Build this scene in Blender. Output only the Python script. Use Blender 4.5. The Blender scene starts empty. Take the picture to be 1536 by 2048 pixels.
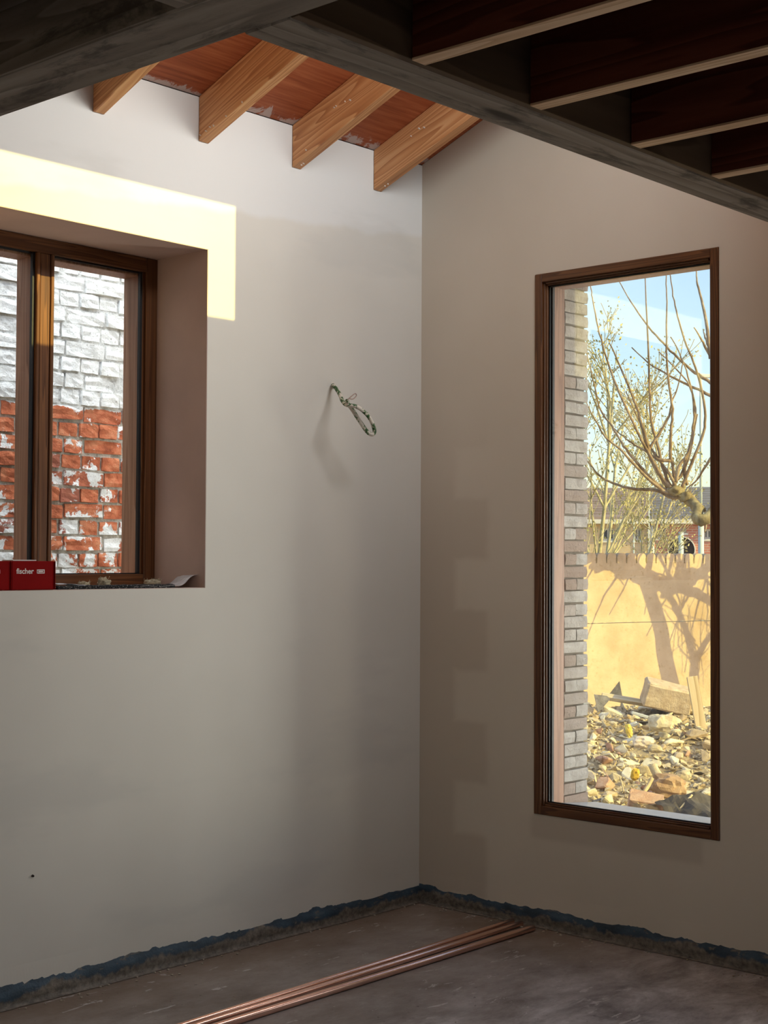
import bpy, bmesh, math, random
from mathutils import Vector, Matrix, noise as mnoise
C = bpy.context.scene.collection
S = bpy.context.scene
rad = math.radians

# ------------------------------------------------------------------ camera
FPX = 2952.64
YAW, PITCH, ROLL = rad(42.019), rad(1.729), rad(0.2992)
CAM = Vector((-4.754, -4.074, 1.45))
fw = Vector((math.cos(YAW)*math.cos(PITCH), math.sin(YAW)*math.cos(PITCH), math.sin(PITCH)))
r0 = Vector((math.sin(YAW), -math.cos(YAW), 0)); u0 = r0.cross(fw)
rt = math.cos(ROLL)*r0 + math.sin(ROLL)*u0
up = -math.sin(ROLL)*r0 + math.cos(ROLL)*u0
cd = bpy.data.cameras.new('camera'); cam = bpy.data.objects.new('camera', cd); C.objects.link(cam)
cd.sensor_fit = 'VERTICAL'; cd.sensor_height = 36; cd.lens = FPX/2048*36; cd.clip_start = .05; cd.clip_end = 500
mw = Matrix((rt, up, -fw)).transposed().to_4x4(); mw.translation = CAM
cam.matrix_world = mw; S.camera = cam

# ------------------------------------------------------------------ light
SLOPE = 0.47                                   # sun height gained per metre towards -y
SX = 0.30
SUNV = Vector((SX, -1, SLOPE)).normalized()     # towards the sun
w = bpy.data.worlds.new('sky'); S.world = w; w.use_nodes = True
wn = w.node_tree; bg = wn.nodes['Background']
sk = wn.nodes.new('ShaderNodeTexSky'); sk.sky_type = 'NISHITA'; sk.sun_disc = False
sk.sun_elevation = math.asin(SUNV.z); sk.sun_rotation = math.atan2(SUNV.x, SUNV.y)
sk.air_density = 1.0; sk.dust_density = 1.2; sk.ozone_density = 1.0
wn.links.new(sk.outputs[0], bg.inputs[0]); bg.inputs[1].default_value = 0.39
def sun(name, v, e, col, ang):
    l = bpy.data.lights.new(name, 'SUN'); l.energy = e; l.color = col; l.angle = rad(ang)
    o = bpy.data.objects.new(name, l); C.objects.link(o); o.rotation_euler = (-v).to_track_quat('-Z', 'Y').to_euler(); return o
sun('sun', SUNV, 8.2, (1, .84, .25), .3)
def area(name, loc, d, sx, sy, e, col, spread=180):
    l = bpy.data.lights.new(name, 'AREA'); l.shape = 'RECTANGLE'; l.size = sx; l.size_y = sy; l.energy = e; l.color = col; l.spread = rad(spread)
    o = bpy.data.objects.new(name, l); C.objects.link(o); o.location = loc
    o.rotation_euler = Vector(d).to_track_quat('-Z', 'Y').to_euler(); return o
CL_X0, CL_X1, CL_Y = -2.27 + SX*2.13, -1.06 + SX*2.13, -2.13        # assumed clerestory opening, placed to cast the sun patch
CL_Z0, CL_Z1 = 2.35 + SLOPE*2.08, 2.768 + SLOPE*2.12
area('added_clerestory_fill', ((CL_X0+CL_X1)/2, -2.05, (CL_Z0+CL_Z1)/2), (-.25, 1, -.34), 1.15, .38, 22, (.93, .97, 1), 145)  # added lamp in the assumed clerestory, far stronger than its real sky light
area('added_floor_fill', (-.06, -3.7, 1.15), (-1, .15, -.95), 1.8, 2.0, 46, (.98, .96, 1), 105)  # added fill lamp at an unseen door, brightens the floor
area('added_west_fill', (-7.3, -3.6, 1.35), (1, .12, 0), 2.4, 1.5, 7, (1, .78, .58))  # added fill lamp at an unseen window, brightens the right wall
area('added_garden_fill', (2.3, -2.22, 1.1), (-1, .78, 0), .75, 1.9, 24, (1, .99, .93), 80)  # added unseen lamp outside, casts the light band on the left wall
area('added_alley_fill', (-1.0, .92, 4.9), (0, .35, -1), 3.0, 1.0, 240, (.95, .98, 1))  # added fill lamp above the gap, boosts sky light on the bricks
vs = S.view_settings; vs.view_transform = 'Standard'; vs.look = 'None'; vs.gamma = 1; vs.exposure = 0; vs.use_curve_mapping = False
S.cycles.max_bounces = 10; S.cycles.transparent_max_bounces = 24; S.cycles.sample_clamp_indirect = 6

# ------------------------------------------------------------------ helpers
def ray(x, y): return rt*((x-768)/FPX) - up*((y-1024)/FPX) + fw
def at(x, y, D): return CAM + ray(x, y)*D                      # photo pixel at a depth -> place in the world
def onp(x, y, ax, v):
    r = ray(x, y); return CAM + r*((v-CAM[ax])/r[ax])
def link(name, me, m=None, parent=None):
    o = bpy.data.objects.new(name, me); C.objects.link(o)
    for q in (m if isinstance(m, (list, tuple)) else [m]):
        if q is not None and len(me.materials) < (len(m) if isinstance(m, (list, tuple)) else 1): me.materials.append(q)
    if parent: o.parent = parent
    return o
def obj(name, bm, m, parent=None, smooth=False):
    me = bpy.data.meshes.new(name); bmesh.ops.recalc_face_normals(bm, faces=bm.faces[:]); bm.to_mesh(me); bm.free()
    if smooth:
        for p in me.polygons: p.use_smooth = True
    return link(name, me, m, parent)
def tag(o, label, cat=None, group=None, kind=None):
    if label: o['label'] = label
    if cat: o['category'] = cat
    if group: o['group'] = group
    if kind: o['kind'] = kind
    return o
def empty(name, loc=(0, 0, 0)):
    o = bpy.data.objects.new(name, None); C.objects.link(o); o.location = loc; o.empty_display_size = .1; return o
def box(bm, a, b, bev=0, mi=0):
    a, b = Vector(a), Vector(b)
    r = bmesh.ops.create_cube(bm, size=1); vs_ = r['verts']
    for v in vs_: v.co = Vector(((a[i]+b[i])/2 + v.co[i]*(b[i]-a[i]) for i in range(3)))
    fs = list({f for v in vs_ for f in v.link_faces})
    for f in fs: f.material_index = mi
    if bev:
        es = list({e for v in vs_ for e in v.link_edges})
        bmesh.ops.bevel(bm, geom=es, offset=bev, segments=1, affect='EDGES')
def bx(name, a, b, m, parent=None, bev=.002):
    bm = bmesh.new(); box(bm, a, b, bev); return obj(name, bm, m, parent)
def tube(bm, pts, r, n=8, cap=True):
    pts = [Vector(p) for p in pts]; rr = r if isinstance(r, (list, tuple)) else [r]*len(pts)
    rings = []; prev = None
    for i, p in enumerate(pts):
        t = (pts[min(i+1, len(pts)-1)] - pts[max(i-1, 0)]).normalized()
        if prev is None:
            a = t.orthogonal().normalized()
        else:
            a = (prev - t*prev.dot(t)).normalized()
        prev = a; b = t.cross(a)
        rings.append([bm.verts.new(p + (a*math.cos(2*math.pi*k/n) + b*math.sin(2*math.pi*k/n))*rr[i]) for k in range(n)])
    for A, B in zip(rings, rings[1:]):
        for k in range(n): bm.faces.new((A[k], A[(k+1) % n], B[(k+1) % n], B[k]))
    if cap: bm.faces.new(rings[0][::-1]); bm.faces.new(rings[-1])
def spline(pts, k=5):
    P = [Vector(p) for p in pts]; out = []
    for i in range(len(P)-1):
        p0, p1, p2, p3 = P[max(i-1, 0)], P[i], P[i+1], P[min(i+2, len(P)-1)]
        for j in range(k):
            t = j/k
            out.append(.5*((2*p1) + (p2-p0)*t + (2*p0-5*p1+4*p2-p3)*t*t + (3*p1-p0-3*p2+p3)*t**3))
    out.append(P[-1]); return out
def prism(bm, poly, d):                          # polygon (3-D points) pushed along d
    d = Vector(d); a = [bm.verts.new(p) for p in poly]; b = [bm.verts.new(Vector(p)+d) for p in poly]
    bm.faces.new(a); bm.faces.new(b[::-1]); n = len(a)
    for i in range(n): bm.faces.new((a[i], b[i], b[(i+1) % n], a[(i+1) % n]))
def slab(bm, ax, v0, v1, U, Z, holes):           # upright slab normal to axis ax, with rectangular holes (u0,u1,z0,z1)
    us = sorted({U[0], U[1], *[h[0] for h in holes], *[h[1] for h in holes]}); zs = sorted({Z[0], Z[1], *[h[2] for h in holes], *[h[3] for h in holes]})
    us = [u for u in us if U[0] <= u <= U[1]]; zs = [z for z in zs if Z[0] <= z <= Z[1]]
    def solid(i, j):
        if i < 0 or j < 0 or i >= len(us)-1 or j >= len(zs)-1: return False
        cu, cz = (us[i]+us[i+1])/2, (zs[j]+zs[j+1])/2
        return not any(h[0] < cu < h[1] and h[2] < cz < h[3] for h in holes)
    cache = {}
    def V(v, i, j):
        k = (v, i, j)
        if k not in cache:
            p = [0, 0, 0]; p[ax] = v; p[1-ax] = us[i]; p[2] = zs[j]; cache[k] = bm.verts.new(p)
        return cache[k]
    for i in range(len(us)-1):
        for j in range(len(zs)-1):
            if not solid(i, j): continue
            for v in (v0, v1): bm.faces.new((V(v, i, j), V(v, i+1, j), V(v, i+1, j+1), V(v, i, j+1)))
            for di, dj, e in ((-1, 0, ((i, j), (i, j+1))), (1, 0, ((i+1, j), (i+1, j+1))), (0, -1, ((i, j), (i+1, j))), (0, 1, ((i, j+1), (i+1, j+1)))):
                if not solid(i+di, j+dj): bm.faces.new((V(v0, *e[0]), V(v0, *e[1]), V(v1, *e[1]), V(v1, *e[0])))

# ------------------------------------------------------------------ materials
class NT:
    def __init__(s, name, rough=.6, spec=.3, metal=0):
        s.m = bpy.data.materials.new(name); s.m.use_nodes = True; s.t = s.m.node_tree; s.p = s.t.nodes['Principled BSDF']
        s.p.inputs['Roughness'].default_value = rough; s.p.inputs['Specular IOR Level'].default_value = spec; s.p.inputs['Metallic'].default_value = metal
    def n(s, ty, **k):
        x = s.t.nodes.new(ty)
        for a, b in k.items(): setattr(x, a, b)
        return x
    def put(s, sock, v):
        if hasattr(v, 'is_output'): s.t.links.new(v, sock)
        elif isinstance(v, (tuple, list)) and len(v) == 3 and sock.type == 'RGBA': sock.default_value = (*v, 1)
        else: sock.default_value = v
    def pos(s): return s.n('ShaderNodeNewGeometry').outputs['Position']
    def ob(s): return s.n('ShaderNodeTexCoord').outputs['Object']
    def rnd(s): return s.n('ShaderNodeObjectInfo').outputs['Random']
    def map(s, v, sc, loc=(0, 0, 0)):
        x = s.n('ShaderNodeMapping'); s.put(x.inputs[0], v); x.inputs['Scale'].default_value = sc; s.put(x.inputs['Location'], loc); return x.outputs[0]
    def noise(s, v, sc, det=4, ro=.55, dist=0):
        x = s.n('ShaderNodeTexNoise'); s.put(x.inputs['Vector'], v); x.inputs['Scale'].default_value = sc; x.inputs['Detail'].default_value = det
        x.inputs['Roughness'].default_value = ro; x.inputs['Distortion'].default_value = dist; return x.outputs['Fac']
    def voro(s, v, sc, feat='F1', out='Distance'):
        x = s.n('ShaderNodeTexVoronoi', feature=feat); s.put(x.inputs['Vector'], v); x.inputs['Scale'].default_value = sc; return x.outputs[out]
    def wave(s, v, sc, dist, det=2, dsc=1, axis='X', prof='SIN'):
        x = s.n('ShaderNodeTexWave', bands_direction=axis, wave_profile=prof); s.put(x.inputs['Vector'], v); x.inputs['Scale'].default_value = sc
        x.inputs['Distortion'].default_value = dist; x.inputs['Detail'].default_value = det; x.inputs['Detail Scale'].default_value = dsc; return x.outputs['Fac']
    def ramp(s, f, stops):
        x = s.n('ShaderNodeValToRGB'); s.put(x.inputs[0], f); e = x.color_ramp.elements
        while len(e) < len(stops): e.new(.5)
        for q, (p, c) in zip(e, stops):
            q.position = p; q.color = (*c, 1) if isinstance(c, (tuple, list)) else (c, c, c, 1)
        return x.outputs[0]
    def mix(s, f, a, b, mode='MIX'):
        x = s.n('ShaderNodeMix', data_type='RGBA', blend_type=mode); s.put(x.inputs[0], f); s.put(x.inputs[6], a); s.put(x.inputs[7], b); return x.outputs[2]
    def ma(s, op, a, b=0., c=0., clamp=False):
        x = s.n('ShaderNodeMath', operation=op, use_clamp=clamp)
        for i, v in enumerate((a, b, c)): s.put(x.inputs[i], v)
        return x.outputs[0]
    def sep(s, v):
        x = s.n('ShaderNodeSeparateXYZ'); s.put(x.inputs[0], v); return x.outputs
    def sm(s, v, a, b):                            # smoothstep a..b -> 0..1
        x = s.n('ShaderNodeMapRange', interpolation_type='SMOOTHSTEP'); s.put(x.inputs[0], v); s.put(x.inputs[1], a); s.put(x.inputs[2], b); return x.outputs[0]
    def bump(s, h, st=.3, d=.01):
        x = s.n('ShaderNodeBump'); s.put(x.inputs['Height'], h); x.inputs['Strength'].default_value = st; x.inputs['Distance'].default_value = d
        s.t.links.new(x.outputs[0], s.p.inputs['Normal'])
    def col(s, c): s.put(s.p.inputs['Base Color'], c); return s
    def rough(s, c): s.put(s.p.inputs['Roughness'], c); return s
def plain(name, c, rough=.6, var=.12, sc=8, metal=0, spec=.3, bump=.15, bd=.004):
    t = NT(name, rough, spec, metal); v = t.ob(); f = t.noise(v, sc, 5)
    t.col(t.ramp(f, [(.3, tuple(x*(1-var) for x in c)), (.7, tuple(min(1, x*(1+var)) for x in c))]))
    if bump: t.bump(t.noise(v, sc*6, 4), bump, bd)
    return t.m
def wood(name, dark, mid, light, sc, rough=.5, knots=True, ring=1.0, spec=.3, smear=False, stain=False):
    # sc = mapping scale; the small axis is the grain direction
    t = NT(name, rough, spec); v = t.ob(); r = t.rnd()
    off = t.n('ShaderNodeCombineXYZ'); s7 = t.ma('MULTIPLY', r, 17.); t.put(off.inputs[0], s7); t.put(off.inputs[1], s7); t.put(off.inputs[2], s7)
    q = t.map(v, sc, off.outputs[0])
    big = t.noise(q, .55, 2, .5)
    f = t.ma('FRACT', t.ma('MULTIPLY', big, 11.*ring))
    f = t.ramp(f, [(0, 0.), (.75, .75), (.93, 1.), (1, 0.)])
    fib = t.noise(t.map(v, tuple(x*6 for x in sc), off.outputs[0]), 1, 3, .6)
    c = t.ramp(t.ma('ADD', t.ma('MULTIPLY', f, .6), t.ma('MULTIPLY', fib, .45)), [(.15, light), (.5, mid), (.95, dark)])
    if knots:
        k = t.voro(t.map(v, tuple(max(x, 2.)*.9 if x > 5 else 2.6 for x in sc), off.outputs[0]), .42)
        c = t.mix(t.sm(k, .11, .05), c, tuple(x*.35 for x in dark))
    if smear:
        n1 = t.noise(v, 9, 6, .7)
        yy = t.sep(t.pos())[1]
        c = t.mix(t.ma('MULTIPLY', t.sm(n1, .63, .68), t.sm(yy, -.55, -.2)), c, (.78, .68, .6))
    if stain:
        sn = t.noise(t.map(v, tuple(2.2 if x < 2 else 7. for x in sc)), 1.6, 7, .7, .4)
        c = t.mix(t.ma('MULTIPLY', t.sm(sn, .5, .66), .7), c, tuple(x*.3 for x in dark)); c = t.mix(t.ma('MULTIPLY', t.sm(sn, .42, .3), .4), c, light)
    t.col(c); t.bump(fib, .12, .002); return t.m

def plaster_left():
    t = NT('skim_plaster_left', .85, .2); p = t.pos(); X, Y, Z = t.sep(p)
    c = t.ramp(t.noise(p, 1.1, 4, .5), [(.3, (.625, .585, .515)), (.7, (.705, .665, .595))])
    wob = t.ma('ADD', Z, t.ma('MULTIPLY', t.ma('SUBTRACT', t.noise(t.map(p, (1, 1, .3)), 2.3, 4), .5), .16))
    tilt = t.ma('ADD', wob, t.ma('MULTIPLY', X, -.085))
    c = t.mix(t.sm(tilt, 2.80, 2.83), c, (.71, .692, .655))
    c = t.mix(t.ma('MULTIPLY', t.sm(t.noise(t.map(p, (.5, 1, 1.7), (3, 0, 1)), 1.3, 5), .55, .63), .35), c, (.55, .525, .48))
    sp = t.voro(t.map(p, (1, 1, 1), (7, 0, 2)), 2.1)
    c = t.mix(t.sm(sp, .012, .006), c, (.12, .1, .08))
    t.col(c); t.bump(t.noise(p, 60, 4), .08, .002); return t.m
def plaster_right():
    t = NT('skim_plaster_right', .85, .2); p = t.pos(); X, Y, Z = t.sep(p)
    c = t.ramp(t.noise(p, 1.3, 4, .5), [(.3, (.61, .535, .435)), (.7, (.675, .60, .50))])
    # damp mark where the toothed blockwork of the corner shows through the skim
    nz = t.ma('MULTIPLY', t.ma('SUBTRACT', t.noise(p, 7, 3), .5), .03)
    zz = t.ma('FRACT', t.ma('DIVIDE', t.ma('ADD', t.ma('ADD', Z, nz), .406), .458))
    tooth = t.ma('MULTIPLY', t.sm(zz, .0, .07), t.ma('SUBTRACT', 1., t.sm(zz, .54, .61)))
    yy = t.ma('ADD', Y, nz)
    m = t.ma('MAXIMUM', t.sm(yy, -.215, -.165), t.ma('MULTIPLY', tooth, t.sm(yy, -.385, -.335)))
    m = t.ma('MULTIPLY', m, t.sm(Z, 2.2, 1.3))
    c = t.mix(t.ma('MULTIPLY', m, .5), c, (.46, .38, .30))
    # patching strip under the window
    b = t.ma('MULTIPLY', t.sm(Z, .33, .36), t.sm(Z, .44, .42)); b = t.ma('MULTIPLY', b, t.ma('MULTIPLY', t.sm(Y, -1.36, -1.33), t.sm(Y, -.56, -.6)))
    c = t.mix(t.ma('MULTIPLY', b, .4), c, (.43, .36, .29))
    t.col(c); t.bump(t.noise(p, 60, 4), .08, .002); return t.m
def floor_mat():
    t = NT('screed', .6, .4); p = t.pos(); q = t.map(p, (1, 1.6, 1))
    c = t.ramp(t.noise(q, 1.7, 10, .72), [(.32, (.16, .125, .105)), (.5, (.28, .24, .215)), (.68, (.42, .385, .365))])
    X, Y, Z = t.sep(p)
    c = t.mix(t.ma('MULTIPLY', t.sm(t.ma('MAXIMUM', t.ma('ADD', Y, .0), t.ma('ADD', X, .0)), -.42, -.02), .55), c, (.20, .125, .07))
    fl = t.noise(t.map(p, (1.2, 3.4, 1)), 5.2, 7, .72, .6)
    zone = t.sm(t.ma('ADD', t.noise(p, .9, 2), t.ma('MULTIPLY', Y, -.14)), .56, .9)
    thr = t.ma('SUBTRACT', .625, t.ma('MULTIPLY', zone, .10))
    c = t.mix(t.ma('MULTIPLY', t.sm(t.ma('ADD', t.ma('MULTIPLY', Y, -1.), t.ma('MULTIPLY', t.noise(p, 2.2, 6, .7), 1.1)), 1.15, 2.1), .85), c, t.ramp(t.noise(t.map(p, (1, 1.7, 1)), 3.4, 10, .74, .3), [(.36, (.17, .155, .15)), (.47, (.36, .335, .33)), (.58, (.56, .54, .54)), (.66, (.74, .72, .72))]))  # cleaner mottled screed, lightened further to paint in daylight falling there
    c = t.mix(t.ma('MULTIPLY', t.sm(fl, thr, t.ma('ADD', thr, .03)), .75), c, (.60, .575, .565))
    c = t.mix(t.ma('MULTIPLY', t.sm(t.noise(p, 45, 3), .68, .72), .5), c, (.05, .04, .035))
    t.col(c); t.rough(t.ramp(t.noise(p, 3, 6), [(.3, .42), (.7, .68)])); t.bump(t.noise(p, 22, 7, .7), .5, .005); return t.m
def glass(name, tint, refl=1.0):
    t = NT(name); n = t.t.nodes; n.remove(t.p)
    tr = t.n('ShaderNodeBsdfTransparent'); tr.inputs[0].default_value = (*tint, 1)
    gl = t.n('ShaderNodeBsdfGlossy'); gl.inputs['Roughness'].default_value = .01
    fr = t.n('ShaderNodeFresnel'); bf = t.n('ShaderNodeNewGeometry').outputs['Backfacing']; t.put(fr.inputs[0], t.ma('SUBTRACT', 1.45, t.ma('MULTIPLY', bf, 1.45-1/1.45)))
    mx = t.n('ShaderNodeMixShader'); t.t.links.new(t.ma('MULTIPLY', fr.outputs[0], refl), mx.inputs[0]); t.t.links.new(tr.outputs[0], mx.inputs[1]); t.t.links.new(gl.outputs[0], mx.inputs[2])
    t.t.links.new(mx.outputs[0], n['Material Output'].inputs[0]); return t.m

M = {}
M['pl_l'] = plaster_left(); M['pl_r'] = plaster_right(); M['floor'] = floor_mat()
M['pl_w'] = plain('plain_wall_plaster', (.5, .46, .41), .9, .08, 1.2)
M['pink'] = plain('pink_undercoat_plaster', (.58, .43, .36), .85, .09, 3, bump=.1)
M['block'] = plain('grey_blockwork', (.3, .28, .26), .95)
M['raft'] = wood('orange_pine', (.42, .16, .06), (.65, .31, .13), (.78, .45, .22), (17, .8, 15), .5, ring=1.9)
M['ply'] = wood('red_plywood', (.24, .05, .018), (.36, .082, .028), (.45, .125, .045), (1.0, 11, 11), .6, knots=False, ring=1.5, smear=False)
M['beamX'] = wood('grey_weathered_timber_x', (.16, .13, .098), (.26, .22, .172), (.34, .295, .235), (.9, 15, 15), .8, ring=.7, stain=True)
M['beamY'] = wood('grey_weathered_timber_y', (.16, .13, .098), (.26, .22, .172), (.34, .295, .235), (15, .9, 15), .8, ring=.7, stain=True)
M['board'] = wood('brown_rim_board', (.06, .035, .018), (.10, .062, .034), (.14, .09, .05), (.9, 9, 9), .7, ring=.7, knots=False)
M['joist'] = wood('dark_red_joist', (.06, .012, .006), (.105, .024, .012), (.15, .04, .02), (13, 1., 13), .7, spec=.15)
M['joistb'] = wood('pale_joist_underside', (.46, .28, .15), (.63, .42, .25), (.73, .54, .35), (24, 1., 20), .6)
M['deck'] = plain('dark_ceiling_deck', (.06, .042, .03), .9)
M['frV'] = wood('hardwood_frame_upright', (.055, .020, .008), (.115, .044, .016), (.175, .072, .027), (34, 34, 1.1), .35, knots=False)
M['frX'] = wood('hardwood_frame_rail_x', (.055, .020, .008), (.115, .044, .016), (.175, .072, .027), (1.1, 34, 34), .35, knots=False)
M['frY'] = wood('hardwood_frame_rail_y', (.055, .020, .008), (.115, .044, .016), (.175, .072, .027), (34, 1.1, 34), .35, knots=False)
M['outV'] = wood('pinkish_outer_lining', (.22, .10, .05), (.34, .17, .095), (.43, .235, .14), (26, 26, .8), .5, knots=False)
M['rub'] = plain('black_gasket_rubber', (.012, .012, .013), .5)
M['glassL'] = glass('clear_window_glass', (.96, .97, .96), 1.0)
M['glassR'] = glass('coated_window_glass', (.84, .85, .84), 2.4)
M['alu'] = plain('pale_aluminium_sill', (.62, .64, .66), .35, .05, metal=.3)
M['copper'] = None

# ------------------------------------------------------------------ room shell
ZC = 2.45
LW = (-2.21, -1.2, 1.333, 2.57)                  # left window opening in the left wall (x0,x1,z0,z1)
RW = (-1.416, -.596, .439, 2.577)                # tall window opening in the right wall (y0,y1,z0,z1)
GD = (-4.65, -2.75, -.02, 2.2)                   # added unseen door opening in the right wall, made for a fill lamp
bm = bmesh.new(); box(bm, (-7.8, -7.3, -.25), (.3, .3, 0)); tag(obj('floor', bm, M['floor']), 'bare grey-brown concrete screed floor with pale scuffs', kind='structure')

def zr(t, seed, base): return base + .005*mnoise.noise(Vector((t*1.3, seed, 0))) + .004*mnoise.noise(Vector((t*7, seed, 2))) + .003*mnoise.noise(Vector((t*31, seed, 5))) + .02*max(0, mnoise.noise(Vector((t*2.7, seed, 8)))-.38)
def plaster(name, ax, U, Z1, holes, seed, base, m, parent):
    bm = bmesh.new(); slab(bm, ax, 0, .015, U, (.13, Z1), holes)
    n = int((min(U[1], 0)-max(U[0], -3.2))/.012); prev = None
    for i in range(n+1):
        u = max(U[0], -3.2) + (min(U[1], 0)-max(U[0], -3.2))*i/n
        row = []
        for v, z in ((0, .13), (-.003*(1+mnoise.noise(Vector((u*5, seed, 9)))), zr(u, seed, base)), (.015, zr(u, seed, base)+.002)):
            p = [0, 0, z]; p[ax] = v; p[1-ax] = u; row.append(bm.verts.new(p))
        if prev:
            for a, b in ((0, 1), (1, 2)): bm.faces.new((prev[a], row[a], row[b], prev[b]))
        prev = row
    return obj(name, bm, m, parent)
def lip_base(u): return .066 if u < 0 else .066
# left wall
bm = bmesh.new(); slab(bm, 1, .015, .30, (-7.5, .31), (-.1, 3.12), [LW])
wl = tag(obj('wall_left', bm, M['block']), 'tall grey-white plastered wall with the deep-set two-light window', kind='structure')
plaster('plaster_skim', 1, (-7.5, 0), 3.12, [LW], 1.7, .064, M['pl_l'], wl)
rv = bmesh.new()
box(rv, (LW[1]-.002, .001, LW[2]), (LW[1]+.012, .4, LW[3])); box(rv, (LW[0]-.012, .001, LW[2]), (LW[0]+.002, .4, LW[3]))
box(rv, (LW[0], .001, LW[3]-.002), (LW[1], .4, LW[3]+.012)); box(rv, (LW[0], .004, LW[2]-.012), (LW[1], .4, LW[2]+.001))
tag(obj('window_reveal', rv, M['pink'], wl), 'pink bare plaster lining of the window recess')
# right wall
bm = bmesh.new(); slab(bm, 0, .015, .14, (-7.3, .30), (-.25, 3.12), [RW, GD])
prism(bm, [(.015, .3, 3.12), (.015, -2.3, 3.12), (.015, -2.3, 4.03), (.015, 0, 3.123), (.015, .3, 3.0)][:4], (.125, 0, 0))
wr = tag(obj('wall_right', bm, M['block']), 'warm beige plastered wall with the tall narrow window and toothed damp mark', kind='structure')
plaster('plaster_skim', 0, (-7.3, 0), 3.12, [RW, GD], 6.1, .060, M['pl_r'], wr)
bm = bmesh.new(); prism(bm, [(0, 0, 3.12), (0, -2.3, 3.12), (0, -2.3, 4.03), (0, 0, 3.123)], (.015, 0, 0)); obj('plaster_gable', bm, M['pl_r'], wr)
# outer brick leaf: plain body away from the window, single bricks on the jamb that shows
bm = bmesh.new(); slab(bm, 0, .142, .31, (-7.3, .30), (-.35, 3.9), [(-1.375, -.42, .43, 2.59), GD]); obj('outer_leaf', bm, None, wr)
def brick_mesh(name, L, W, H, jit, seed, bev=.004, sub=1):
    random.seed(seed); bm = bmesh.new(); box(bm, (-L/2, -W/2, -H/2), (L/2, W/2, H/2))
    if sub: bmesh.ops.subdivide_edges(bm, edges=bm.edges[:], cuts=sub, use_grid_fill=True)
    for v in bm.verts:
        e = sum(abs(abs(v.co[i])-(L/2, W/2, H/2)[i]) < 1e-5 for i in range(3))
        k = .965 if e >= 3 else (.985 if e == 2 else 1.01)
        v.co = Vector((v.co.x*(1-(1-k)*.35), v.co.y*k, v.co.z*k)) + Vector(((random.random()-.5)*jit for _ in range(3)))
    me = bpy.data.meshes.new(name); bmesh.ops.recalc_face_normals(bm, faces=bm.faces[:]); bm.to_mesh(me); bm.free(); return me
def cream_brick():
    t = NT('cream_rough_brick', .9, .15); p = t.pos(); r = t.rnd()
    c = t.ramp(t.noise(p, 14, 5, .6), [(.3, (.46, .41, .35)), (.7, (.72, .67, .60))])
    c = t.mix(t.sm(r, .5, 1.), c, (.44, .33, .26))
    t.col(c); t.bump(t.noise(p, 90, 6, .7), 1., .007); return t.m
M['cream'] = cream_brick(); M['mortar'] = plain('sandy_mortar', (.30, .26, .21), .95, .2, 30, bump=.5)
wr.children[-1].data.materials.append(M['cream'])
bx('mortar_core', (.146, -.624, .43), (.302, -.42, 2.6), M['mortar'], wr, 0)
bh = .0512; k = 0; random.seed(4)
lv = [[brick_mesh('brick', L, .21, .0440, .0024, i*7+n) for i in range(5)] for n, L in enumerate((.164, .078, .080))]
z = .445
while z < 2.585:
    units = [(0, .224)] if k % 2 == 0 else [(1, .183), (2, .266)]
    for n, xc in units:
        me = random.choice(lv[n]); o = link('brick', me, M['cream'], wr)
        o.location = (xc + .001, -.537 + random.uniform(-.004, .003), z + bh/2); o.rotation_euler = (random.uniform(-.02, .02), 0, random.uniform(-.015, .015) + (math.pi if random.random() < .5 else 0))
    z += bh; k += 1
# walls behind the camera
SW = (-5.0, -2.2, .55, 2.15)  # added unseen window opening, made for the west fill lamp
bm = bmesh.new(); slab(bm, 0, -7.8, -7.5, (-7.3, .3), (-.1, 3.9), [SW]); tag(obj('wall_back', bm, M['pl_w']), 'plastered wall behind the viewpoint', kind='structure')
bm = bmesh.new(); slab(bm, 1, -7.6, -7.3, (-7.8, .31), (-.1, 3.9), []); tag(obj('wall_near', bm, M['pl_w']), 'plastered wall to the right of the viewpoint', kind='structure')

bm = bmesh.new(); box(bm, (.95, -6.2, -.3), (2.3, -4.8, 4.85)); box(bm, (.315, -6.2, -.3), (.949, -4.8, 3.4)); tag(obj('wall_sun_block', bm, M['pl_w']), 'added wall block out of view, keeping sun off door and window jamb', kind='structure')  # added unseen block that shades the door and the brick jamb

# exposed strip of damp-proof membrane and mortar at the foot of the walls
def dpm():
    t = NT('blue_black_membrane_and_mortar', .55, .4); p = t.pos(); X, Y, Z = t.sep(p)
    q = t.map(p, (1, 1, 3)); c = t.ramp(t.noise(q, 9, 5), [(.3, (.018, .032, .046)), (.6, (.045, .08, .115)), (.85, (.10, .14, .17))])
    h = t.ma('ADD', t.ma('MULTIPLY', t.noise(t.map(p, (1, 1, .2)), 2.6, 5, .65), .16), t.ma('MULTIPLY', t.noise(p, 40, 4), .03))
    mo = t.ramp(t.noise(p, 60, 5), [(.3, (.09, .075, .06)), (.7, (.25, .21, .17))])
    c = t.mix(t.sm(t.ma('SUBTRACT', h, Z), .046, .060), c, mo)
    c = t.mix(t.ma('MULTIPLY', t.sm(t.noise(q, 14, 6, .7, .4), .57, .63), .8), c, mo)
    t.col(c); t.bump(t.noise(p, 55, 6, .7), .5, .008); return t.m
M['dpm'] = dpm()
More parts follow.
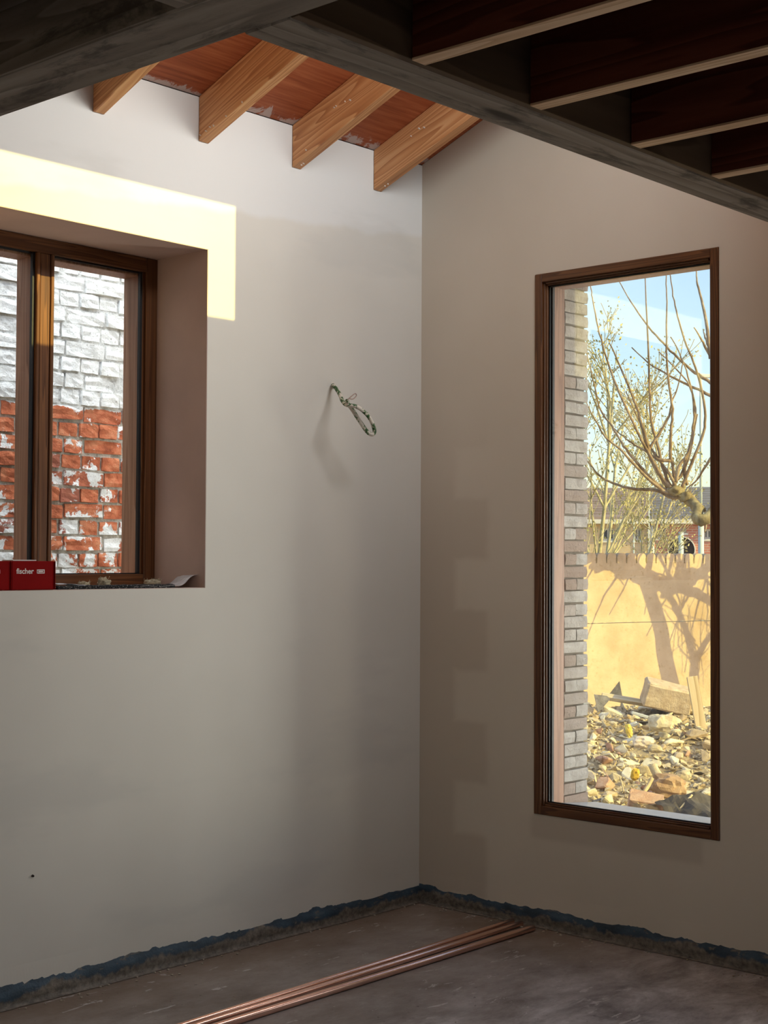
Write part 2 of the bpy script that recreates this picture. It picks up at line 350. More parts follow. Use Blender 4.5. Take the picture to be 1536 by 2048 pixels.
def strip(name, ax, U, seed, label):
    bm = bmesh.new(); n = int((U[1]-U[0])/.015); prev = None; prof = [(.002, -.012), (.006, .006), (.022, .002), (.040, .001), (.056, .004), (.066, .009), (.085, .0145)]
    for i in range(n+1):
        u = U[0] + (U[1]-U[0])*i/n; row = []
        for z, v in prof:
            d = v*-1 + .0 if z < .005 else v
            vv = (-.020 if z < .004 else v - .013) + + .004*mnoise.noise(Vector((u*9, z*40, seed))) + .003*mnoise.noise(Vector((u*33, z*90, seed)))
            p = [0, 0, z + .004*mnoise.noise(Vector((u*14, z*10, seed+4)))*(z > .004)]; p[ax] = min(vv, .0145); p[1-ax] = u; row.append(bm.verts.new(p))
        if prev:
            for j in range(len(prof)-1): bm.faces.new((prev[j], row[j], row[j+1], prev[j+1]))
        prev = row
    return tag(obj(name, bm, M['dpm'], None, True), label, kind='structure')
strip('baseboard_left', 1, (-3.4, .0), 3.3, 'ragged strip of blue-black membrane and mortar under the left wall plaster')
strip('baseboard_right', 0, (-2.7, -.0), 8.8, 'ragged strip of dark blue membrane under the right wall plaster')

# ------------------------------------------------------------------ roof and ceiling
RS = .393; ang = math.atan(RS); Z0 = 2.957; ZD = 3.123
# plywood sheathing: one panel per bay, a child of the ceiling
rx = [-1.70, -1.228, -.753, -.285]
bm = bmesh.new(); prism(bm, [(-7.8, .33, ZD-.33*RS+.03), (-7.8, -2.3, ZD+2.3*RS+.03), (-7.8, -2.3, ZD+2.3*RS+.35), (-7.8, .33, ZD-.33*RS+.2)], (8.12, 0, 0))
ce = tag(obj('ceiling', bm, M['deck']), 'sloping roof over the corner lined with reddish plywood between pine rafters', kind='structure')
def ply_mat():
    t = NT('red_plywood_with_smears', .6, .25); p = t.pos(); X, Y, Z = t.sep(p)
    q = t.map(p, (1.1, 26, 1)); f = t.noise(q, 2.2, 5, .65); b = t.noise(p, 1.7, 3)
    c = t.ramp(t.ma('ADD', t.ma('MULTIPLY', f, .75), t.ma('MULTIPLY', b, .3)), [(.35, (.20, .045, .016)), (.5, (.34, .085, .03)), (.68, (.46, .14, .055))])
    sm = t.ma('ADD', t.noise(t.map(p, (1, 1, 1)), 6, 7, .72, .5), t.ma('MULTIPLY', t.sm(Y, -.12, -.0), .26))
    c = t.mix(t.ma('MULTIPLY', t.sm(sm, .71, .77), .8), c, (.55, .46, .42))
    t.col(c); t.bump(f, .15, .002); return t.m
pm = ply_mat(); xs = [-3.1] + [-2.17] + rx + [-.001]
for a, b in zip(xs, xs[1:]):
    bm = bmesh.new(); prism(bm, [(a+.001, -.001, ZD), (a+.001, -2.13, ZD+2.13*RS), (a+.001, -2.13, ZD+2.13*RS+.028), (a+.001, -.001, ZD+.028)], (b-a-.002, 0, 0)); obj('plywood_panel', bm, pm, ce)
# rafters
rl = ['pine rafter nearest the room corner, close to the right wall', 'second pine rafter from the room corner, knotty with white plaster dabs', 'third pine rafter from the corner with a wavy plaster-chipped lower edge', 'leftmost pine rafter, half hidden by the dark beam']
for i, x in enumerate(rx[::-1]):
    w2 = .0235
    a, b = x-w2, x+w2
    bm = bmesh.new(); Y1 = -2.125
    prism(bm, [(0, -.0015, Z0), (0, Y1, Z0-Y1*RS), (0, Y1, ZD-Y1*RS-.0015), (0, -.0015, ZD-.0015)], (b-a, 0, 0))
    bmesh.ops.bevel(bm, geom=bm.edges[:], offset=.0018, segments=1, affect='EDGES')
    mt = Matrix.Rotation(-ang, 4, 'X'); piv = Vector((0, 0, Z0))
    for v in bm.verts: v.co = mt.inverted() @ (v.co - piv)
    o = obj('rafter', bm, M['raft']); o.matrix_world = Matrix.Translation(Vector((a, 0, Z0))) @ mt
    tag(o, rl[i], 'rafter', 'pine rafters of the sloping roof')
# white plaster dabs left on the rafters are shallow lumps that stick to them
M['dab'] = plain('dried_plaster', (.72, .64, .56), .9, .06)
for ri, pts in ((1, [(603, 330), (607, 327), (612, 300), (668, 215), (672, 212), (690, 203), (700, 200)]), (0, [(770, 372), (776, 368), (822, 272), (838, 257), (848, 255)]), (2, [(412, 262), (420, 254), (427, 251), (452, 232), (484, 204), (400, 270)])):
    rf = [o for o in bpy.data.objects if o.name.startswith('rafter')][ri]; random.seed(ri+60)
    for x, y in pts:
        p = onp(x, y, 0, rx[::-1][ri]-.0235); bm = bmesh.new(); bmesh.ops.create_icosphere(bm, subdivisions=1, radius=1); a, b = random.uniform(.003, .008), random.uniform(.002, .005)
        for v in bm.verts: v.co = rf.matrix_world.inverted() @ (p + Vector((v.co.x*.0018, v.co.y*a, v.co.z*b + v.co.y*a*.5)))
        obj('plaster_dab', bm, M['dab'], rf)
# beams of the low ceiling: the cut-out corner is framed by beam along Y (left) and beam along X
BY = (-3.02, -2.857); BX = (-2.142, -1.994)
def beam(name, a, b, ms, mm, label):
    root = empty(name, ((a[0]+b[0])/2, (a[1]+b[1])/2, a[2])); inv = root.location
    bm = bmesh.new(); box(bm, Vector(a)-inv, Vector(b)-inv, .004); obj('core', bm, ms, root)
    return root
rb = beam('ceiling_beam', (BY[0], -7.29, ZC), (BY[1], -.002, ZC+.3), M['beamY'], None, '')
tag(rb, 'dark grey timber beam crossing the top left corner, running towards the viewer', 'beam')
rb2 = beam('ceiling_beam', (BY[1]+.002, BX[0]+.022, ZC), (-.002, BX[1], ZC+.3), M['beamX'], None, '')
tag(rb2, 'long grey weathered beam descending across the picture above the tall window', 'beam')
rim = bx('rim_board', (0, 0, 0), (2.852, .02, .298), M['board'], rb2, .001); rim.location = Vector((BY[1]+.004, BX[0]+.001, ZC+.0015)) - rb2.location
tag(rim, 'brown board on the near side of the beam')
rb3 = beam('ceiling_beam', (-7.49, -2.16, ZC), (BY[0]-.002, -1.998, ZC+.3), M['beamX'], None, '')
tag(rb3, 'short dark beam end meeting the left beam at the top edge', 'beam')
jl = ['dark red joist nearest the meeting of the two beams, at the top edge', 'second dark red joist, with its pale underside above the beam middle', 'third dark red joist counted from the meeting of the beams', 'fourth dark red joist, lowest one at the right edge']
jx = [-2.514, -2.115, -1.705, -1.32, -.92, -.52, -.12]
for i, x in enumerate(jx):
    root = empty('ceiling_joist', (x, BX[0], ZC)); tag(root, jl[i] if i < 4 else '%s dark red joist counted from the meeting of the beams' % ('', '', '', '', 'fifth', 'sixth', 'seventh')[i], 'joist', 'joists of the low ceiling')
    bm = bmesh.new(); box(bm, (-.0195, -5.1, .0035), (.0195, -.001, .225), .001); obj('joist_body', bm, M['joist'], root)
    bm = bmesh.new(); box(bm, (-.0205, -5.1, -.002), (.0205, -.001, .0035), .0008); obj('pale_underside', bm, M['joistb'], root)  # pale strip under the dark red joist body
for i, x in enumerate([-3.42, -3.82, -4.22, -4.62]):
    root = empty('ceiling_joist', (x, -2.165, ZC)); tag(root, '%s dark joist left of the left beam, on the viewer side of the short beam' % ('first', 'second', 'third', 'fourth')[i], 'joist', 'joists left of the beam')
    bm = bmesh.new(); box(bm, (-.0195, -5.1, .0035), (.0195, -.001, .225), .001); obj('joist_body', bm, M['joist'], root)
    root2 = empty('ceiling_joist', (x, -1.99, ZC)); tag(root2, '%s dark joist left of the left beam, between the short beam and left wall' % ('first', 'second', 'third', 'fourth')[i], 'joist', 'joists left of the beam')
    bm = bmesh.new(); box(bm, (-.0195, .001, .0035), (.0195, 1.98, .225), .001); obj('joist_body', bm, M['joist'], root2)
bm = bmesh.new(); box(bm, (-7.5, -7.3, ZC+.231), (BY[0]-.001, -.001, ZC+.26)); box(bm, (BY[1]+.001, -7.3, ZC+.231), (-.001, BX[0]-.003, ZC+.26)); tag(obj('trim_1', bm, M['deck']), 'dark boards over the joists', kind='structure')
# upstand walls round the raised corner, with the assumed clerestory opening on the sunny side
bm = bmesh.new(); slab(bm, 1, -2.16, -2.131, (-7.8, .31), (ZC+.302, 4.35), [(CL_X0, CL_X1, CL_Z0, CL_Z1)])
tag(obj('wall_upstand', bm, M['pl_w']), 'upstand wall with an assumed clerestory opening above the beam', kind='structure')
bm = bmesh.new(); prism(bm, [(0, -2.13, ZC+.302), (0, -.001, ZC+.302), (0, -.001, 3.12), (0, -2.13, 3.95)], (-.12, 0, 0)); o = obj('wall_cheek', bm, M['pl_w']); o.location.x = BY[1]-.01; tag(o, 'plastered cheek wall above the left beam', kind='structure')
bm = bmesh.new(); box(bm, (-7.8, -2.6, 4.36), (1.2, -2.17, 4.9)); tag(obj('wall_roof_shade', bm, M['pl_w']), 'added unseen block on the roof, keeping sun off the neighbour wall', kind='structure')  # added unseen block, casts shade over the brick boundary wall
bm = bmesh.new(); box(bm, (-7.8, -7.6, 3.0), (.3, -2.62, 3.12)); tag(obj('ceiling_flat', bm, M['deck']), 'flat roof over the low ceiling', kind='structure')

# ------------------------------------------------------------------ window_1: two fixed lights deep in the left wall
w1 = tag(empty('window_1', (LW[0], .285, LW[2])), 'brown hardwood two-light window deep in the left wall', kind='structure')
def part(name, boxes, m, parent, bev=.0025):
    bm = bmesh.new()
    for a, b in boxes: box(bm, Vector(a)-parent.location, Vector(b)-parent.location, bev)
    return obj(name, bm, m, parent)
F0, F1, FM = .285, .41, .312       # frame face, outer face, glass plane
x0, x1, z0, z1 = LW[0]+.0125, LW[1]-.0005, LW[2]+.0015, LW[3]-.003
mx = (-1.742, -1.668); fw_, zb, zt = .054, .046, .053
part('frame_jamb', [((x1-fw_, F0, z0), (x1-.0005, FM-.004, z1))], M['frV'], w1)
part('frame_jamb', [((x0, F0, z0), (x0+fw_, FM-.004, z1))], M['frV'], w1)
part('frame_bead', [((x1-fw_-.010, F0+.012, z0+zb), (x1-fw_, FM-.004, z1-zt))], M['frV'], w1, .002)
part('frame_head', [((x0+fw_, F0, z1-zt), (x1-fw_, FM-.004, z1))], M['frX'], w1)
part('frame_rail', [((x0+fw_, F0, z0), (x1-fw_, FM-.004, z0+zb))], M['frX'], w1)
part('mullion', [((mx[0], F0-.001, z0+zb), (mx[0]+.014, FM-.004, z1-zt)), ((mx[0]+.0155, F0+.003, z0+zb), (mx[1]-.016, FM-.004, z1-zt)), ((mx[1]-.0145, F0-.001, z0+zb), (mx[1], FM-.004, z1-zt))], M['frV'], w1)
for a, b in ((x0+fw_, mx[0]), (mx[1], x1-fw_-.010)):
    za, zc = z0+zb, z1-zt
    pn = part('glass_pane', [((a-.006, FM, za-.006), (b+.006, FM+.004, zc+.006))], M['glassL'], w1, 0)
    part('gasket', [((a, FM-.010, za), (a+.006, FM-.0005, zc)), ((b-.010, FM-.014, za), (b, FM-.0005, zc)), ((a, FM-.010, zc-.006), (b, FM-.0005, zc)), ((a, FM-.010, za), (b, FM-.0005, za+.004))], M['rub'], w1, 0)
part('outer_lining', [((x1-.064, FM+.006, z0), (x1-.001, F1, z1)), ((x0+.001, FM+.006, z0), (x0+.064, F1, z1)), ((mx[0], FM+.006, z0+.03), (mx[1], F1, z1-.03)), ((x0+.064, FM+.006, z1-.066), (x1-.064, F1, z1)), ((x0+.064, FM+.006, z0), (x1-.064, F1, z0+.04))], M['outV'], w1)

# ------------------------------------------------------------------ window_2: tall fixed light in the right wall
w2 = tag(empty('window_2', (0, RW[0], RW[2])), 'tall narrow fixed window with brown hardwood frame in the right wall', kind='structure')
y0, y1, z0, z1 = RW[0]+.001, RW[1]-.001, RW[2]+.001, RW[3]-.001
fa = .034; fb = .046; GX = .034
for n, b1, m_ in (('frame_jamb', ((-.005, y0, z0), (GX-.004, y0+fa, z1)), 'frV'), ('frame_jamb', ((-.005, y1-fa, z0), (GX-.004, y1, z1)), 'frV'),
                  ('frame_head', ((-.005, y0+fa, z1-fa), (GX-.004, y1-fa, z1)), 'frY'), ('frame_rail', ((-.005, y0+fa, z0), (GX-.004, y1-fa, z0+fa)), 'frY')):
    part(n, [b1], M[m_], w2)
part('glazing_bead', [((.006, y0+fa, z0+fa), (GX-.004, y0+fb-.005, z1-fa)), ((.006, y1-fb+.005, z0+fa), (GX-.004, y1-fa, z1-fa)), ((.016, y0+fa, z0+fa), (GX-.004, y0+fb, z1-fa)), ((.016, y1-fb, z0+fa), (GX-.004, y1-fa, z1-fa))], M['frV'], w2, .0015)
part('glazing_bead', [((.006, y0+fb, z1-fb+.005), (GX-.004, y1-fb, z1-fa)), ((.016, y0+fb, z1-fb), (GX-.004, y1-fb, z1-fb+.005)), ((.006, y0+fb, z0+fa), (GX-.004, y1-fb, z0+fb-.005)), ((.016, y0+fb, z0+fb-.005), (GX-.004, y1-fb, z0+fb))], M['frY'], w2, .0015)
part('glass_pane', [((GX, y0+.01, z0+.01), (GX+.006, y1-.01, z1-.01))], M['glassR'], w2, 0)
part('gasket', [((GX-.006, y1-fb-.006, z0+fb), (GX-.0005, y1-fb, z1-fb)), ((GX+.0065, y1-fb-.010, z0+fb), (GX+.020, y1-fb, z1-fb)), ((GX-.006, y0+fb, z0+fb), (GX-.0005, y0+fb+.006, z1-fb)), ((GX-.006, y0+fb, z1-fb-.006), (GX-.0005, y1-fb, z1-fb)), ((GX-.006, y0+fb, z0+fb), (GX-.0005, y1-fb, z0+fb+.004))], M['rub'], w2, 0)
part('outer_lining', [((GX+.0205, y1-fb, z0), (.138, y1, z1)), ((GX+.0065, y0, z0), (.138, y0+fb, z1)), ((GX+.0065, y0+fb, z1-fb), (.138, y1-fb, z1))], M['outV'], w2)
bm = bmesh.new(); prism(bm, [(GX+.008, y0+.01, .482), (.36, y0+.01, .448), (.36, y0+.01, .424), (.352, y0+.01, .424), (.352, y0+.01, .443), (GX+.008, y0+.01, .472)], (0, y1-y0-.06, 0))
for v in bm.verts: v.co -= w2.location
obj('sill_flashing', bm, M['alu'], w2)
bx('outer_lintel', (.142, -1.41, 2.59), (.309, -.42, 2.70), M['cream'], wr, .002)
bx('outer_sill_course', (.142, -1.41, .30), (.309, -.42, .424), M['cream'], wr, .002)

# added door and window, never in view, built to carry fill lamps
d1 = tag(empty('added_door_1', (0, -3.7, 0)), 'added glazed door in the right wall, unseen, carrying a fill lamp', kind='structure')
part('door_frame', [((-.004, GD[0], 0), (.08, GD[0]+.06, 2.2)), ((-.004, GD[1]-.06, 0), (.08, GD[1], 2.2)), ((-.004, GD[0]+.06, 2.14), (.08, GD[1]-.06, 2.2)), ((-.004, -3.73, 0), (.08, -3.67, 2.14))], M['frV'], d1)
part('glass_pane', [((.03, GD[0]+.05, .01), (.036, GD[1]-.05, 2.15))], M['glassR'], d1, 0)
w3 = tag(empty('added_window_3', (-7.5, -3.6, .55)), 'added window behind the viewpoint, unseen, carrying a fill lamp', kind='structure')
part('frame', [((-7.6, SW[0], .55), (-7.5, SW[0]+.06, 2.15)), ((-7.6, SW[1]-.06, .55), (-7.5, SW[1], 2.15)), ((-7.6, SW[0]+.06, 2.09), (-7.5, SW[1]-.06, 2.15)), ((-7.6, SW[0]+.06, .55), (-7.5, SW[1]-.06, .61))], M['frV'], w3)
part('glass_pane', [((-7.56, SW[0]+.05, .6), (-7.555, SW[1]-.05, 2.1))], M['glassL'], w3, 0)

# ------------------------------------------------------------------ things in the room
def copper():
    t = NT('bright_copper', .24, .5, 1.0); v = t.ob(); f = t.noise(t.map(v, (1.5, 6, 6)), 1, 3)
    t.col(t.ramp(f, [(.3, (.90, .54, .42)), (.7, (.96, .66, .54))])); t.rough(.27); return t.m
M['copper'] = copper()
pl_ = ['copper pipe farthest from the viewer, along the corner side of the three on the floor', 'middle copper pipe of the three lying side by side on the floor', 'nearest and thickest copper pipe of the three lying on the floor']
for i, (e, q, r) in enumerate((((1028, 1841), (388, 2044), .0105), ((1043, 1846.5), (418, 2044), .0105), ((1066, 1855.5), (463, 2044), .0125))):
    A, B = onp(*e, 2, r), onp(*q, 2, r)
    if A.x > -.03: A = A + (B-A)*((A.x+.03)/(A.x-B.x))
    d = (B-A).normalized(); L = (B-A).length + 1.9
    root = empty('copper_pipe', (A.x, A.y, r)); root.rotation_euler = (0, 0, math.atan2(d.y, d.x)); tag(root, pl_[i], 'pipe', 'copper pipes on the floor')
    bm = bmesh.new(); n = 20
    for (xa, ra), (xb, rb_) in zip([(.0, r-.0012), (.0, r-.0003), (.0015, r), (L, r), (L, r-.0012), (.06, r-.0012)], [(.0, r-.0003), (.0015, r), (L, r), (L, r-.0012), (.06, r-.0012), (.0, r-.0012)]):
        for k in range(n):
            f = lambda x, R, kk: bm.verts.new((x, R*math.cos(2*math.pi*kk/n), R*math.sin(2*math.pi*kk/n)))
            try: bm.faces.new((f(xa, ra, k), f(xb, rb_, k), f(xb, rb_, k+1), f(xa, ra, k+1)))
            except ValueError: pass
    bmesh.ops.remove_doubles(bm, verts=bm.verts[:], dist=1e-5); obj('tube_wall', bm, M['copper'], root, True)

# cable loop out of the left wall
def cable_mat():
    t = NT('white_splashed_green_cable', .6, .3); v = t.ob(); f = t.noise(v, 38, 5, .6, .3)
    t.col(t.ramp(f, [(.44, (.035, .085, .03)), (.5, (.10, .17, .07)), (.53, (.62, .56, .47)), (.8, (.70, .64, .55))])); t.bump(f, .5, .003); return t.m
cp = [(666, 771, .012), (667, 771, -.02), (673, 778, -.05), (680, 790, -.09), (684, 800, -.13), (691, 809, -.165), (701, 811, -.19), (712, 813, -.205), (724, 820, -.215), (737, 833, -.225), (745, 848, -.225), (749, 862, -.22), (745, 869, -.215), (737, 866, -.205), (728, 855, -.195), (716, 837, -.185), (707, 823, -.18), (700, 813, -.178), (696, 806, -.18), (694, 801, -.187)]
cp = [onp(x, y, 1, d) for x, y, d in cp]
ro = empty('electric_cable', cp[0]); tag(ro, 'looped stub of white-splashed green cable sticking out of the left wall', 'cable')
bm = bmesh.new(); tube(bm, [p-cp[0] for p in spline(cp, 4)], .0078, 10); obj('sheath', bm, cable_mat(), ro, True)
e0, e1, e2, e3, e4 = [onp(x, y, 1, -.19)-cp[0] for x, y in ((694, 801), (698, 797), (706, 790), (711, 787), (713, 791))]
bm = bmesh.new(); tube(bm, spline([e0, e1, e2, e3], 3), .0022, 6); tube(bm, spline([e3, e4, e4*.4+e1*.6+Vector((.006, 0, -.006)), e1], 3), .0022, 6)
tag(obj('bent_wire_end', bm, plain('bare_wire', (.34, .24, .2), .4, metal=.3), ro, True), 'bent bare wire end')
bm = bmesh.new(); bmesh.ops.create_cone(bm, cap_ends=True, segments=12, radius1=.014, radius2=.011, depth=.004)
o = obj('filler_collar', bm, M['dab'], ro); o.rotation_euler = (rad(90), 0, 0); o.location = onp(667, 771, 1, -.001) - cp[0]
# nail
bm = bmesh.new(); bmesh.ops.create_cone(bm, cap_ends=True, segments=10, radius1=.0045, radius2=.0035, depth=.006); ncx = onp(66, 1752, 1, -.003)
o = obj('screw_head', bm, plain('dark_steel', (.03, .025, .02), .4, metal=.6)); o.rotation_euler = (rad(90), 0, 0); o.location = ncx; tag(o, 'small dark screw head low on the left wall, far left', 'screw')

# red cardboard boxes on the window board
SZ = LW[2] + .0015
M['red'] = plain('red_card', (.20, .003, .003), .8, .1, 9, spec=.08); M['white'] = plain('white_print', (.72, .62, .58), .6, .04); M['cardw'] = plain('white_card_flap', (.66, .6, .56), .7)
def text(name, body, size, m, parent, loc, rot):
    cu = bpy.data.curves.new(name, 'FONT'); cu.body = body; cu.size = size; cu.extrude = .0002; cu.offset = size*.018; cu.resolution_u = 3
    o = bpy.data.objects.new(name+'_tmp', cu); C.objects.link(o); dg = bpy.context.evaluated_depsgraph_get()
    me = bpy.data.meshes.new_from_object(o.evaluated_get(dg)); bpy.data.objects.remove(o); me.materials.clear(); t = link(name, me, m, parent); t.location = loc; t.rotation_euler = rot; return t
bA, bB = onp(23, 1180, 1, .016), onp(108, 1180, 1, .016); bw = bB.x-bA.x; bhh = .0945
for i, (xl, lab) in enumerate(((bA.x, 'red fastener box on the window board, right one of two, showing its white lettering'), (bA.x-bw-.004, 'red fastener box at the left picture edge, left one of two on the window board'))):
    root = empty('fastener_box', (xl, .016, SZ)); tag(root, lab, 'box', 'red fastener boxes'); root.rotation_euler = (0, 0, rad((-.6, .4)[i]))
    bm = bmesh.new(); box(bm, (0, 0, 0), (bw, .085, bhh), .0025); obj('carton', bm, M['red'], root)
    bm = bmesh.new(); box(bm, (.012, .012, bhh), (bw*.62, .075, bhh+.004), .001); obj('top_flap', bm, M['cardw'], root)
    bm = bmesh.new(); box(bm, (bw-.0005, -.004, .002), (bw+.0015, .03, bhh-.001), .0005); obj('side_flap', bm, M['red'], root)
    text('printed_word', 'fischer', .0245, M['white'], root, (bw*.105, -.0006, bhh*.57), (rad(90), 0, 0))
    fx = bw*.105 + .078
    bm = bmesh.new()
    for a, b in (((0, 0), (.030, .0028)), ((0, .0105), (.030, .0133)), ((0, 0), (.0028, .0133)), ((.0272, 0), (.030, .0133)), ((.006, .0045), (.024, .0088))): box(bm, (a[0], -.0004, a[1]), (b[0], 0, b[1]))
    o = obj('printed_emblem', bm, M['white'], root); o.location = (fx, -.0003, bhh*.57)
# leaflet
def sheet(name, px, yb, m, label, cat, dark):
    bm = bmesh.new(); P = [Vector((onp(x, y, 1, yb).x, 0, onp(x, y, 1, yb).z)) for x, y in px]; P = spline(P, 4); rows = []
    for k in range(5):
        rows.append([bm.verts.new((p.x + .010*k, yb - .02 + k*.03, max(p.z + .002*math.sin(k*2+p.x*60), SZ+.0008))) for p in P])
    for A, B in zip(rows, rows[1:]):
        for i in range(len(A)-1): bm.faces.new((A[i], A[i+1], B[i+1], B[i]))
    g = bmesh.ops.extrude_face_region(bm, geom=bm.faces[:]); 
    for v in [q for q in g['geom'] if isinstance(q, bmesh.types.BMVert)]: v.co.z += .0007
    return tag(obj(name, bm, m, None, True), label, cat)
sheet('leaflet', [(262, 1172.5), (300, 1172.5), (330, 1172), (350, 1171), (362, 1166), (374, 1155), (388, 1149)], .05, plain('glossy_leaflet', (.50, .47, .46), .35, .25, 30), 'curled glossy leaflet at the right end of the window board', 'leaflet', 1)
sheet('torn_paper', [(108, 1168), (125, 1168.5), (150, 1170), (175, 1172), (196, 1174)], .07, plain('grey_paper', (.40, .42, .45), .5, .2, 40), 'strip of grey paper beside the red box on the window board', 'paper', 1)
# speckled foam strip
def speck():
    t = NT('black_speckled_foam', .8, .2); v = t.ob(); t.col(t.mix(t.sm(t.noise(v, 260, 2), .60, .66), (.012, .012, .013), (.4, .38, .35))); t.bump(t.noise(v, 200, 2), .8, .003); return t.m
xa, xb = onp(111, 1172, 1, .045).x, onp(345, 1172, 1, .045).x; bm = bmesh.new(); pr = None
for i in range(61):
    x = xa + (xb-xa)*i/60; h = .0125 + .004*mnoise.noise(Vector((x*60, 1, 0))); row = [bm.verts.new((x, yy + .002*mnoise.noise(Vector((x*70, yy*40, 3))), z)) for yy, z in ((.03, SZ), (.031, SZ+h*.8), (.04, SZ+h), (.062, SZ+h), (.068, SZ))]
    if pr:
        for k in range(4): bm.faces.new((pr[k], row[k], row[k+1], pr[k+1]))
    else: bm.faces.new(row)
    pr = row
bm.faces.new(pr[::-1]); tag(obj('foam_strip', bm, speck()), 'thin black speckled foam strip lying along the window board', 'strip')
# tufts of mineral wool
M['wool'] = plain('mineral_wool', (.36, .30, .20), .95, .3, 60)
for i, (px, py, wd, hh, lab) in enumerate(((168, 1169, 26, 15, 'leftmost small tuft of mineral wool on the window board'), (208, 1166, 28, 22, 'tallest tuft of mineral wool, middle of the window board'), (305, 1162, 40, 17, 'flat tuft of mineral wool near the window corner'))):
    random.seed(20+i); yb = (.105, .095, .20)[i]; sc = 5.1/2952; p = onp(px, 1176, 1, yb); root = empty('mineral_wool_tuft', (p.x, yb, SZ)); tag(root, lab, 'wool tuft', 'mineral wool tufts')
    bm = bmesh.new(); bmesh.ops.create_icosphere(bm, subdivisions=3, radius=1)
    for v in bm.verts:
        n = v.co.copy(); k = 1 + .5*mnoise.noise(n*2.2 + Vector((i*5, 0, 0))) + .35*mnoise.noise(n*5 + Vector((0, i*3, 0)))
        v.co = Vector((n.x*wd*.5*sc*k, n.y*wd*.36*sc*k, max(0.0005, hh*.42*sc + n.z*hh*.5*sc*k)))
    obj('clump', bm, M['wool'], root, True)
    bm = bmesh.new()
    for k in range(38):
        a = random.uniform(0, 6.28); b = random.uniform(.2, 1.4); d = Vector((math.cos(a)*wd*.36*sc, math.sin(a)*wd*.25*sc, hh*.4*sc)); q = [Vector((d.x*.5, d.y*.5, hh*.4*sc))]
        for s_ in range(3): q.append(q[-1] + Vector((math.cos(a+s_*random.uniform(-.9, .9))*wd*.17*sc, math.sin(a+s_*.7)*wd*.12*sc, random.uniform(-.13, .34)*hh*sc)))
        for v in q: v.z = max(v.z, .001)
        tube(bm, q, .0007, 4)
    tag(obj('loose_fibres', bm, M['wool'], root), None, kind='stuff')
# plaster crumbs along the wall foot, on the floor and on the window board
random.seed(3); bm = bmesh.new()
def crumb(p, s):
    r = bmesh.ops.create_icosphere(bm, subdivisions=1, radius=s)
    for v in r['verts']: v.co = Vector((v.co.x*random.uniform(.7, 1.4), v.co.y*random.uniform(.7, 1.3), v.co.z*.6)) + p + Vector((0, 0, s*.45))
for k in range(260):
    t_ = random.random()**1.0
    if k % 2: p = Vector((-3.2*t_, -.022-abs(random.gauss(0, .03)), 0))
    else: p = Vector((-.022-abs(random.gauss(0, .03)), -2.4*t_, 0))
    crumb(p, random.choice((.0012, .002, .003, .005)))
for k in range(60): crumb(Vector((random.uniform(-2.2, -.2), random.uniform(-2, -.1), 0)), random.uniform(.001, .003))
M['crumb'] = plain('crumb_plaster', (.42, .36, .28), .95)
tag(obj('plaster_crumbs', bm, M['crumb']), 'tiny plaster crumbs scattered along the foot of the walls', 'crumbs', kind='stuff'); bm = bmesh.new()
for k in range(120): crumb(Vector((random.uniform(LW[0]+.05, LW[1]-.03), random.uniform(.01, .26), SZ-.001)), random.uniform(.0008, .0024))
tag(obj('window_board_crumbs', bm, M['crumb']), 'tiny plaster crumbs scattered on the window board', 'crumbs', kind='stuff')

# ------------------------------------------------------------------ outside the left window: half-painted old brick wall
NY = 1.55
def old_brick():
    t = NT('old_red_brick_flaking_white_paint', .9, .15); p = t.pos(); X, Y, Z = t.sep(p); r = t.rnd()
    red = t.ramp(t.noise(p, 16, 6, .65), [(.28, (.24, .06, .03)), (.5, (.52, .15, .07)), (.72, (.70, .30, .16))])
    red = t.mix(t.sm(r, .6, 1.), red, (.33, .12, .085))
    wht = t.ramp(t.noise(p, 22, 6, .7), [(.3, (.66, .655, .63)), (.55, (.88, .88, .86))])
    wht = t.mix(t.sm(t.noise(p, 85, 4, .7), .60, .70), wht, (.30, .28, .25))
    n = t.noise(p, 9, 7, .7, .3)
    hi = t.sm(t.ma('ADD', Z, t.ma('MULTIPLY', t.ma('SUBTRACT', t.noise(p, 3, 2), .5), .05)), 2.12, 2.16)
    per = t.ma('MULTIPLY', t.ma('SUBTRACT', r, .5), .13)
    thr = t.ma('SUBTRACT', t.ma('SUBTRACT', .568, t.ma('MULTIPLY', t.sm(Z, 1.85, 1.35), .09)), per)
    thr = t.ma('SUBTRACT', thr, t.ma('MULTIPLY', hi, .42))
    c = t.mix(t.sm(n, thr, t.ma('ADD', thr, .025)), red, wht)
    t.col(c); t.bump(t.noise(p, 55, 7, .72), .8, .008); return t.m
def old_mortar():
    t = NT('old_lime_mortar', .95, .1); p = t.pos(); X, Y, Z = t.sep(p)
    a = t.ramp(t.noise(p, 30, 6, .7), [(.3, (.20, .18, .14)), (.6, (.55, .51, .44))]); b = t.ramp(t.noise(p, 26, 6, .7), [(.3, (.32, .31, .28)), (.55, (.76, .755, .73))])
    t.col(t.mix(t.sm(Z, 2.10, 2.15), a, b)); t.bump(t.noise(p, 60, 6, .7), 1., .012); return t.m
M['oldb'] = old_brick(); M['oldm'] = old_mortar()
nb = empty('brick_boundary_wall', (-1.5, NY, -.3)); tag(nb, 'old brick boundary wall behind the left window, white paint above, flaking red below', 'brick wall')
bm = bmesh.new(); box(bm, (-4.5, -.004, -.1), (2.2, .22, 3.35)); mo = obj('mortar_bed', bm, M['oldm'], nb)
random.seed(11); CH = .0752; G = .011
hv = [brick_mesh('brick', .1015, .06, .0640, .0048, 100+i, sub=2) for i in range(9)]; sv = [brick_mesh('brick', .214, .06, .0640, .0052, 200+i, sub=2) for i in range(9)]
zc = 1.238; row = 0
